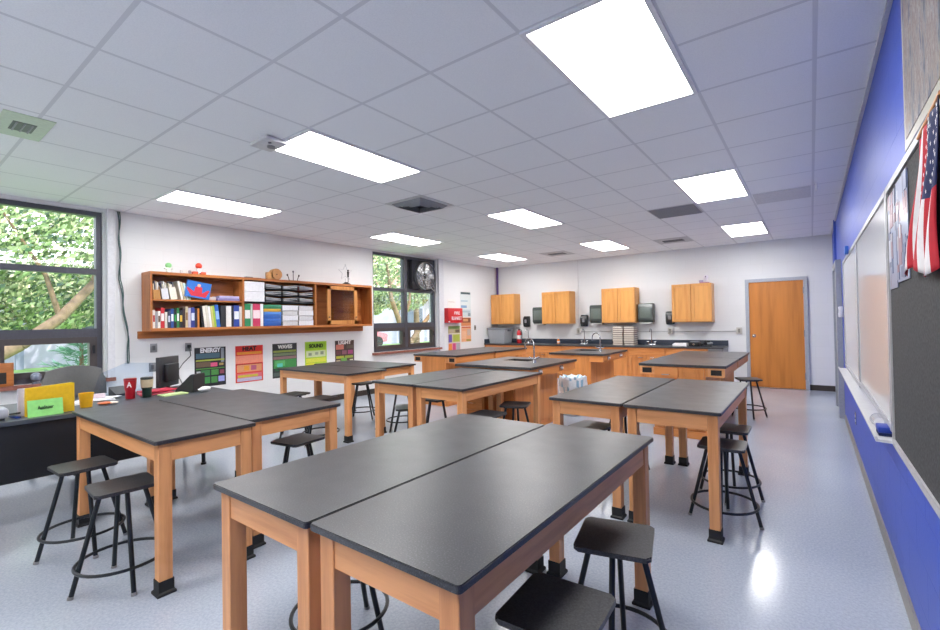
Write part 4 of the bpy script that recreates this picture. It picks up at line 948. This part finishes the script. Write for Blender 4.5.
b = MB(); b.box(-.022, -.02, -.15, .15, .045, .32); b.build('screen', pm('3C444E', .15), t); b = MB(); b.box(.02, .06, -.1, .1, .08, .26, bev=.012); b.build('rear_cover', pm('1C1E22', .5), t)
b = MB(); b.box(-.08, .08, -.09, .09, 0, .012, bev=.004); b.cyl((0, 0, .012), (0, 0, .06), .02); b.build('stand', BLACK, t)
for k, (x, y, c, l, w, a) in enumerate(((-5.15, -1.50, 'C8304A', 'pink-red folder lying on top in pile by the monitor', .13, 10), (-5.13, -1.52, 'D8586A', 'rosy folder lying lower by the monitor', .13, -8), (-4.90, -1.46, 'C8DC9A', 'pale green paper near the desk phone', .1, 4))):
    t = thing('folder', l, 'folder', (x, y, ZD + .001), R(a), 'folders by the monitor'); z0 = (.022, .0, .0)[k] 
    b = MB(); b.box(-w*.7, w*.7, -w, w, z0, z0 + .012, bev=.001); b.build('cover', pm(c, .5), t)
t = on_desk('desk_phone', 'black wedge-shaped desk phone between monitor and white tissues', 'phone', -5.02, -1.27, -144); b = MB(); b.prism([(-.09, 0), (.09, 0), (.09, .02), (-.06, .17), (-.09, .17)], -.09, .09, 'y', 0, .006); b.build('body', pm('2A2C30', .4), t)
b = MB(); b.box(-.08, .12, -.105, -.06, .0, .04, bev=.012, mat=Matrix.Translation((0, 0, .075)) @ Matrix.Rotation(R(36), 4, 'Y')); b.build('handset', pm('1B1C20', .35), t)
b = MB()
for i in range(4):
    for j in range(3): u = .02*i; b.box(-.008, .008, -.02 + j*.03, -.002 + j*.03, -.002, .003, mat=Matrix.Translation((.0 + u, 0, .112 - u)) @ Matrix.Rotation(R(36), 4, 'Y'))
b.build('keypad', pm('C4C6CA', .4), t)
t = on_desk('tissue_pack', 'crumpled white tissues beside the desk phone', 'tissues', -4.83, -1.22, 0); b = MB(); b.ball((0, 0, .02), .045, 0, 2, (1, 1.2, .5)); b.build('tissues', PAPER, t)
for v in t.children[0].data.vertices: v.co += Vector((math.sin(v.co.y*190), math.sin(v.co.z*230), math.sin(v.co.x*210)))*.006 + Vector((0, 0, .006))
t = on_desk('projector', 'grey rounded device at near edge of teacher desk', 'projector', -4.72, -2.63, 0); b = MB(); b.box(-.1, .1, -.16, .08, .015, .085, bev=.02); b.build('body', pm('A4A8B0', .4), t)
b = MB(); b.box(-.08, .08, -.14, .06, .0, .015); b.build('base', pm('3A3C42', .5), t)
t = on_desk('stapler', 'small dark stapler with blue strip beside grey device', 'stapler', -4.72, -2.51, 10); b = MB(); b.box(-.06, .06, -.015, .015, 0, .012, bev=.003); b.build('base', pm('2A4AA0', .4), t)
b = MB(); b.box(-.06, .06, -.013, .013, 0, .014, bev=.004, mat=Matrix.Translation((0, 0, .022)) @ Matrix.Rotation(R(-8), 4, 'Y')); b.build('arm', pm('2A2C30', .4), t)
# sill items
t = thing('wood_frame', 'wooden picture block with dark arch on window sill', 'frame', (XL + .03, -2.28, W1[2])); b = MB(); b.box(-.02, .02, -.1, .085, 0, .25, bev=.004); b.build('block', WS['y'], t)
b = MB(); b.box(.02, .023, -.06, .03, .03, .15); b.build('arch', pm('2A2422', .5), t)
t = thing('glass_ornament', 'small glass ball ornament on window sill', 'ornament', (XL + .02, -2.02, W1[2])); b = MB(); b.ball((0, 0, .075), .05); b.cyl((0, 0, 0), (0, 0, .03), .035); b.build('ball', pm('8C94A4', .1, .5), t)
t = thing('paper_pile', 'white papers leaning on window sill behind chair', 'paper', (XL + .02, -1.86, W1[2])); b = MB(); b.prism([(-.1, .0), (.12, .0), (.12, .09), (.0, .05)], -.03, .03, 'x'); b.build('sheet', PAPER, t)

# ================================================================= RIGHT WALL
FR = pm('B2B5BC', .35, .3)
def board(y0, y1, z0, z1, label, mat, name='whiteboard', cat='whiteboard', fm=FR, f=.03):
    t = thing(name, label, cat, (XR, (y0 + y1)/2, (z0 + z1)/2)); w, h = (y1 - y0)/2, (z1 - z0)/2
    b = MB(); b.box(-.02, -.001, -w + f, w - f, -h + f, h - f); b.build('surface', mat, t, smooth=False)
    b = MB(); b.box(-.028, -.001, -w, w, h - f, h); b.box(-.028, -.001, -w, w, -h, -h + f); b.box(-.028, -.001, -w, -w + f, -h + f, h - f); b.box(-.028, -.001, w - f, w, -h + f, h - f)
    b.build('frame', fm, t, smooth=False); return t
WB = pm('DADBDD', .12, 0, .01)
board(1.63, 3.55, .78, 2.0, 'far whiteboard section on the blue wall toward the door', WB)
t = board(-.20, 1.62, .80, 2.0, 'nearer glossy whiteboard reflecting the room, above marker tray end', WB)
tr = thing('marker_tray', 'long white marker tray under the two whiteboards', 'tray', (XR, 0, 0)); b = MB(); b.prism([(-.001, .78), (-.085, .765), (-.09, .785), (-.08, .785), (-.001, .80)], -.20, 3.5, 'y')
bm_ = b; b.bm.clear()
A = [(-.001, .745), (-.09, .75), (-.095, .775), (-.085, .775), (-.08, .762), (-.001, .762)]
b.prism([(XR*0 + p[0], p[1]) for p in A], -.22, 3.5, 'y'); b.build('tray', pm('D8D8D8', .4), tr, smooth=False)
t = thing('clear_cup', 'clear plastic cup lying in end of marker tray', 'cup', (XR - .045, .12, .79)); b = MB(); b.cyl((0, -.05, .0), (0, .06, 0), .028, .034, 18, cap=False); b.build('cup', m_glass('clear_plastic', (.9, .9, .93)), t)
b = MB(); b.tube([(.034*math.cos(2*PI*i/18), .06, .034*math.sin(2*PI*i/18)) for i in range(18)], .003, 5, closed=True); b.build('rim', pm('C8C8D0', .3), t)
t = thing('board_eraser', 'blue board eraser at the tray end beside clear cup', 'eraser', (XR - .045, -.08, .763)); b = MB(); b.box(-.028, .028, -.06, .06, .015, .045, bev=.006); b.build('handle', pm('1C3A9C', .45), t); b = MB(); b.box(-.026, .026, -.058, .058, .0, .015); b.build('felt', pm('16244E', .9), t)
t = thing('magnet_clip', 'blue clip at top corner of the far whiteboard', 'clip', (XR - .035, 2.35, 2.0)); b = MB(); b.box(-.03, .0, -.06, .06, -.04, .035, bev=.005); b.build('clip', pm('2E6AC8', .4), t)
board(-3.0, -.215, .745, 2.0, 'dark grey speckled pin board on blue wall behind the flag', pm('37383B', .8, 0, .5, 90), 'pin_board', 'board', pm('B4B4B6', .4))
# photographs pinned on the dark board
def photo(y0, y1, z0, z1, label, seed):
    t = thing('photo_print', label, 'photo', (XR - .022, (y0 + y1)/2, (z0 + z1)/2)); w, h = (y1 - y0)/2, (z1 - z0)/2
    b = MB(); b.box(-.003, 0, -w, w, -h, h); b.build('sheet', pm('8A95B0', .3), t, smooth=False)
    rnd = random.Random(seed); b = MB(); ms = [pm(c, .35) for c in ('5C6A8C', 'C8CCD8', '7A86A4', 'A8A8B4', '94707C')]
    for i in range(26):
        a, c = rnd.uniform(-w, w*.7), rnd.uniform(-h, h*.75); b.box(-.0034 - .0001*i, -.003, a, min(w, a + rnd.uniform(.02, .08)), c, min(h, c + rnd.uniform(.03, .12)), rnd.randrange(5))
    b.build('printed_pattern', ms, t, smooth=False)
photo(-.50, -.27, 1.50, 1.94, 'blue-grey photo print on dark board, nearer the whiteboard', 1); photo(-.80, -.52, 1.52, 1.95, 'blue-grey photo print with pale sky between first print and flag', 2)
# big panorama print above
def m_crowd():
    m, nt, b, o = nodes_of('printed_crowd_panorama')
    n = noise(nt, (1, 3.2, 1.0), 4, 7, rough=.72)
    nt.links.new(ramp(nt, n, [(.36, lin('2A2E38')), (.43, lin('66707E')), (.48, lin('A0988C')), (.53, lin('7A645C')), (.58, lin('B0ACA4')), (.64, lin('364262'))]), b.inputs['Base Color'])
    b.inputs['Roughness'].default_value = .35
    return m
t = thing('panorama_print', 'large mottled grey panorama print high on blue wall', 'picture', (XR - .001, -1.75, 2.42))
b = MB(); b.box(-.006, 0, -1.1, 1.1, -.37, .37); b.build('border', pm('B8B4A8', .4), t); b = MB(); b.box(-.008, -.006, -1.06, 1.06, -.33, .36); b.build('print', m_crowd(), t)
# flag
fl = thing('flag', 'small American flag hanging over the dark board', 'flag', (XR - .048, -1.2, 1.96))
b = MB(); NU, NV = 39, 26
def fp(u, v):    # u across the stripes, v downwards
    y0 = -.02 + .30*v**.9 - .03*math.sin(v*6); y1 = -.30 + .12*v - .02*math.sin(v*6)
    return (.011*math.sin(u*17 + v*3)*(.4 + .6*v), y0 + (y1 - y0)*u, -.44*v*(1 - .06*math.sin(u*6)) - .03*(1 - u)*(1 - v))
vv = [[b.bm.verts.new(fp(i/NU, j/NV)) for j in range(NV + 1)] for i in range(NU + 1)]
for i in range(NU):
    for j in range(NV):
        f_ = b.bm.faces.new((vv[i][j], vv[i+1][j], vv[i+1][j+1], vv[i][j+1]))
        f_.material_index = 2 if (i >= 15 and j < 13) else (0 if (i//3) % 2 == 0 else 1)
cl = b.build('cloth', [pm('C01C30', .7), pm('E8E4E6', .7), pm('1E2A5C', .7)], fl)
sm = cl.modifiers.new('thickness', 'SOLIDIFY'); sm.thickness = .0015
b = MB()
for r_ in range(9):
    for c in range(6 if r_ % 2 == 0 else 5):
        u = .40 + .58*((c + (.5 if r_ % 2 == 0 else 1))/6); v = .49*(r_ + .6)/9.2; p = Vector(fp(u, v)) + Vector((-.003, 0, 0))
        vs = []
        for q in range(10):
            a = PI/2 + q*PI/5; rad = .0085 if q % 2 == 0 else .0036; vs.append(b.bm.verts.new(p + Vector((0, rad*math.cos(a), rad*math.sin(a)))))
        c0 = b.bm.verts.new(p + Vector((-.0005, 0, 0)))
        for q in range(10): b.bm.faces.new((c0, vs[q], vs[(q+1) % 10]))
st_ = b.build('stars', WHITE, cl, smooth=False); st_['kind'] = 'stuff'
b = MB(); b.cyl((.0, .0, -.02), (.0, -.31, .005), .005); b.cyl((0, -.02, -.019), (.027, -.02, -.019), .006); b.cyl((0, -.29, .004), (.027, -.29, .004), .006); b.build('staff', WT['y'], fl)
# odd items on far end of right wall
t = thing('wall_poster', 'dark tall poster on blue wall past the corridor door', 'poster', (XR, 6.2, 1.4)); b = MB(); b.box(-.01, -.001, -.45, .45, -.6, .6); b.build('sheet', pm('3A332E', .5), t)
b = MB(); b.box(-.012, -.01, -.4, .4, .1, .5); b.build('printed_panel', pm('6A5A4C', .5), t)
t = thing('thermostat', 'white thermostat box on blue wall by corridor door frame', 'thermostat', (XR, 4.30, 1.42)); b = MB(); b.box(-.045, -.001, -.07, .07, -.07, .07, bev=.008); b.build('cover', WHITE, t); b = MB(); b.box(-.048, -.045, -.04, .04, -.01, .035); b.build('display', pm('9AA4A0', .3), t)
t = thing('wall_outlet', 'steel outlet plate low on blue wall under whiteboards', 'outlet', (XR, 2.55, .36)); b = MB(); b.box(-.008, -.001, -.038, .038, -.06, .06, bev=.002); b.build('plate', CHROME, t)
for z in (-.022, .022): b = MB(); b.box(-.01, -.008, -.014, .014, z - .012, z + .012); b.build('socket', WHITE, t)

# ================================================================= OUTSIDE
b = MB(); b.box(-60, XL - T, -40, 60, -.1, -.02); struct(b.build('lawn', pm('7FA860', .9, 0, .25, 2)))
# long pale building
bd = thing('building', 'long pale lavender building with white posts beyond the lawn', 'building', (-23, 4, -.02))
b = MB(); b.box(-6, 0, -24, 44, 0, 3.4); b.build('wall', pm('B9B6CC', .8), bd)
b = MB(); b.box(-6.3, .7, -24.5, 44.5, 3.4, 3.8); b.build('roof', pm('D8D4D0', .7), bd)
for y in range(-22, 44, 3):
    b = MB(); b.box(.3, .5, y, y + .2, 0, 3.4); b.build('post', pm('8C90A8', .7), bd)
for y in range(-21, 43, 6):
    b = MB(); b.box(0, .05, y, y + 1.6, 1.0, 2.4); b.build('window', pm('4C5666', .2), bd)
# red brick building for the far window
bd = thing('building', 'reddish brick building seen in upper part of far window', 'building', (-34, 26, -.02))
b = MB(); b.box(-8, 0, -6, 14, 0, 9); b.build('wall', pm('B08478', .85), bd)
b = MB(); b.box(-8.2, .2, -6.2, 14.2, 9, 9.4); b.build('roof', pm('C8C0B8', .8), bd)
for y in range(-4, 12, 4):
    for z in (2, 5.5): b = MB(); b.box(0, .06, y, y + 1.6, z, z + 1.8); b.build('window', pm('5A6470', .2), bd)
LEAF = [pm('6C8252', .6, 0, .35, 1.5), pm('92A474', .6, 0, .35, 1.5), pm('465E48', .6, 0, .35, 1.5), pm('C2C29C', .6, 0, .3, 3)]
def tree(x, y, hgt, crown, label, trunk, n=5200, lean=(0, 0), ls=.12, seed=0, mats=LEAF, branches=()):
    rnd = random.Random(seed); t = thing('tree', label, 'tree', (x, y, -.02))
    b = MB(); pts = trunk
    for i in range(len(pts) - 1):
        b.cyl(pts[i][:3], pts[i+1][:3], pts[i][3], pts[i+1][3], 12)
    b.build('trunk', pm('6C5A48', .9, 0, .35, 8), t)
    for br in branches:
        b = MB()
        for i in range(len(br) - 1): b.cyl(br[i][:3], br[i+1][:3], br[i][3], br[i+1][3], 9)
        b.build('branch', pm('66543F', .9, 0, .35, 8), t)
    b = MB()
    for i in range(n):
        c = crown[rnd.randrange(len(crown))]
        while True:
            v = Vector([rnd.uniform(-1, 1) for _ in range(3)])
            if v.length < 1: break
        v = v.normalized() * (v.length ** .6)
        p = Vector(c[:3]) + Vector((v.x*c[3], v.y*c[4], v.z*c[5]))
        q = Vector([rnd.gauss(0, 1) for _ in range(3)]).normalized(); r_ = q.orthogonal().normalized(); s_ = q.cross(r_); k = ls*rnd.uniform(.6, 1.3)
        vs = [b.bm.verts.new(p + w_) for w_ in (r_*k, s_*k*.55 + q*k*.15, -r_*k, -s_*k*.55 + q*k*.15)]
        f_ = b.bm.faces.new(vs); f_.material_index = rnd.choices((0, 1, 2, 3), (4, 4, 2, 2))[0]
    me = bpy.data.meshes.new('foliage'); b.bm.to_mesh(me); b.bm.free()
    for m in mats: me.materials.append(m)
    o = bpy.data.objects.new('foliage', me); C.objects.link(o); o.parent = t
    return t
# near tree with leaning trunk in first window
tree(-14, -1.6, 6, [(-.6, -1.2, 4.2, 1.6, 1.8, 1.3), (-.4, 1.2, 3.6, 1.4, 1.8, 1.2), (-1, -1.0, 2.4, 1.2, 1.4, .9), (-.6, 3.2, 3.8, 1.4, 1.6, 1.3), (-.8, 2.9, 2.3, 1.0, 1.1, .7), (-1.4, .9, 2.0, .6, 1.3, .7)], 'leafy tree with leaning trunk outside the first window',
     [(0, -1.2, 0, .17), (0, .47, 1.07, .13), (0, 1.11, 1.65, .11), (0, 1.73, 2.5, .09), (0, 2.0, 3.8, .05)], 11000, seed=1, ls=.075, branches=([(0, .47, 1.07, .05), (.1, 1.5, 1.3, .035), (.1, 3.0, 1.5, .015)], [(0, 1.11, 1.65, .06), (-.1, .9, 2.6, .045), (-.1, .2, 4.0, .02)]))
tree(-19, 1.8, 7, [(0, 0, 4.4, 2.2, 2.4, 2.2), (0, -2.6, 5.4, 2.0, 2.2, 1.8), (0, -5, 4.0, 2, 2.2, 2.4), (0, 2.8, 5, 2, 2.2, 2), (0, -2, 2.2, 1.5, 2.6, .9), (0, 2.4, 2.3, 1.4, 1.8, .8)], 'tall dense tree behind the leaning one outside first window', [(0, 0, 0, .2), (0, 0, 3, .16), (0, 0, 6, .08)], 14000, seed=2, ls=.12)
tree(-14, 10.4, 6, [(-.6, .2, 4.2, 1.5, 1.8, 1.2), (-.6, 2.0, 3.6, 1.4, 1.5, 1.1), (-.8, -1.6, 3.4, 1.2, 1.2, 1.1), (-1, .6, 2.5, .8, 1.5, .6), (-1, -1.3, 2.1, .6, .8, .4)], 'spreading tree with forked trunk outside the fan window', [(0, .1, 0, .2), (0, .1, .5, .17), (0, -.4, 1.3, .12), (0, -.9, 2.4, .09), (0, -1.1, 3.8, .05)], 7500, seed=3, ls=.075,
     branches=([(0, .1, .5, .13), (0, .7, 1.1, .11), (0, 1.7, 2.0, .08), (0, 2.6, 3.2, .04)], [(0, -.4, 1.3, .08), (-.1, .2, 2.2, .06), (-.2, .5, 3.6, .03)]))
tree(-20, 17, 7, [(0, 0, 5.4, 2.2, 2.4, 1.9), (0, 3.0, 6, 2.2, 2.2, 1.7), (0, -3.2, 5.2, 2, 2.2, 1.5)], 'tall pale tree farther off outside the fan window', [(0, 0, 0, .2), (0, 0, 3, .16), (0, 0, 6, .08)], 4200, seed=4, ls=.12)
PINE = [pm('3C6A50', .7, 0, .3, 3), pm('4E8264', .7, 0, .3, 3), pm('2E5844', .7, 0, .3, 3), pm('5C8E70', .7, 0, .3, 3)]
t = thing('pine_shrub', 'bluish green pine shrub just outside the lower sash', 'shrub', (-10.2, -.95, -.02)); b = MB(); b.cyl((0, 0, 0), (0, 0, 1.3), .05, .02); b.build('stem', pm('5A4636', .9), t)
b = MB(); rnd = random.Random(9)
for i in range(130):
    z = rnd.uniform(.15, 1.3); a = rnd.uniform(0, 2*PI); L = (1.5 - z)*.62*rnd.uniform(.7, 1.1); d = Vector((math.cos(a), math.sin(a), .35)).normalized(); p0 = Vector((0, 0, z))
    b.cyl(p0, p0 + d*L, .008, .003, 5)
    for j in range(14):
        q = p0 + d*L*(.3 + .7*j/14); e = Vector((rnd.gauss(0, 1), rnd.gauss(0, 1), rnd.gauss(0, 1))).normalized()*.5 + d; e = e.normalized()*.09
        b.cyl(q, q + e, .006, .002, 4, rnd.randrange(4))
b.build('needles', PINE, t)
# parked red vehicle seen through the far window
t = thing('car', 'red parked car seen low through the far window', 'car', (-21.2, 12.9, -.02)); b = MB()
b.prism([(-2.1, .3), (2.1, .3), (2.15, .75), (1.4, .85), (.8, 1.3), (-.9, 1.32), (-1.6, .9), (-2.15, .8)], -.8, .8, 'x', 0, .05); b.build('body', pm('A8606C', .3), t)
b = MB(); b.prism([(.62, .9), (.55, 1.24), (-.75, 1.26), (-1.2, .92)], .8, .815, 'x'); b.build('side_window', pm('2A3038', .1), t)
for y in (-1.35, 1.35):
    for x in (-.78, .78): b = MB(); b.cyl((x - .1, y, .32), (x + .1, y, .32), .32, seg=20); b.build('wheel', pm('1C1C1E', .7), t)

# ================================================================= LIGHT, SKY, CAMERA
w = bpy.data.worlds.new('World'); sc.world = w; w.use_nodes = True; nt = w.node_tree
bg = nt.nodes['Background'] if 'Background' in nt.nodes else nt.nodes.new('ShaderNodeBackground')
bg.inputs[0].default_value = (.80, .88, 1, 1); bg.inputs[1].default_value = 3.0
sn = bpy.data.lights.new('sun', 'SUN'); sn.energy = 4.0; sn.angle = R(1); sn.color = (1, .95, .86)
so = bpy.data.objects.new('sun', sn); C.objects.link(so); so.rotation_euler = Vector((-.55, -.25, -.8)).to_track_quat('-Z', 'Y').to_euler()

cam = bpy.data.cameras.new('camera'); co = bpy.data.objects.new('camera', cam); C.objects.link(co)
yaw, pit, rol = -.6207, .0133, -.0182
r0 = Vector((math.cos(yaw), -math.sin(yaw), 0)); f0 = Vector((math.sin(yaw)*math.cos(pit), math.cos(yaw)*math.cos(pit), math.sin(pit)))
u0 = Vector((-math.sin(yaw)*math.sin(pit), -math.cos(yaw)*math.sin(pit), math.cos(pit)))
c_, s_ = math.cos(rol), math.sin(rol)
rt = c_*r0 + s_*u0; up = -s_*r0 + c_*u0
M = Matrix((rt, up, -f0)).transposed().to_4x4(); M.translation = Vector((-.0487, -3.162, 1.3839))
co.matrix_world = M
cam.sensor_width = 36; cam.lens = 36*450.55/940; cam.shift_x = -18.97/940; cam.clip_start = .02; cam.clip_end = 300
sc.camera = co
sc.view_settings.view_transform = 'Standard'; sc.view_settings.look = 'None'; sc.view_settings.gamma = 1; sc.view_settings.exposure = .87
sc.view_settings.use_curve_mapping = False
sc.cycles.use_denoising = True
sc.cycles.max_bounces = 8; sc.cycles.diffuse_bounces = 5; sc.cycles.glossy_bounces = 4; sc.cycles.transparent_max_bounces = 12
sc.cycles.sample_clamp_indirect = 8
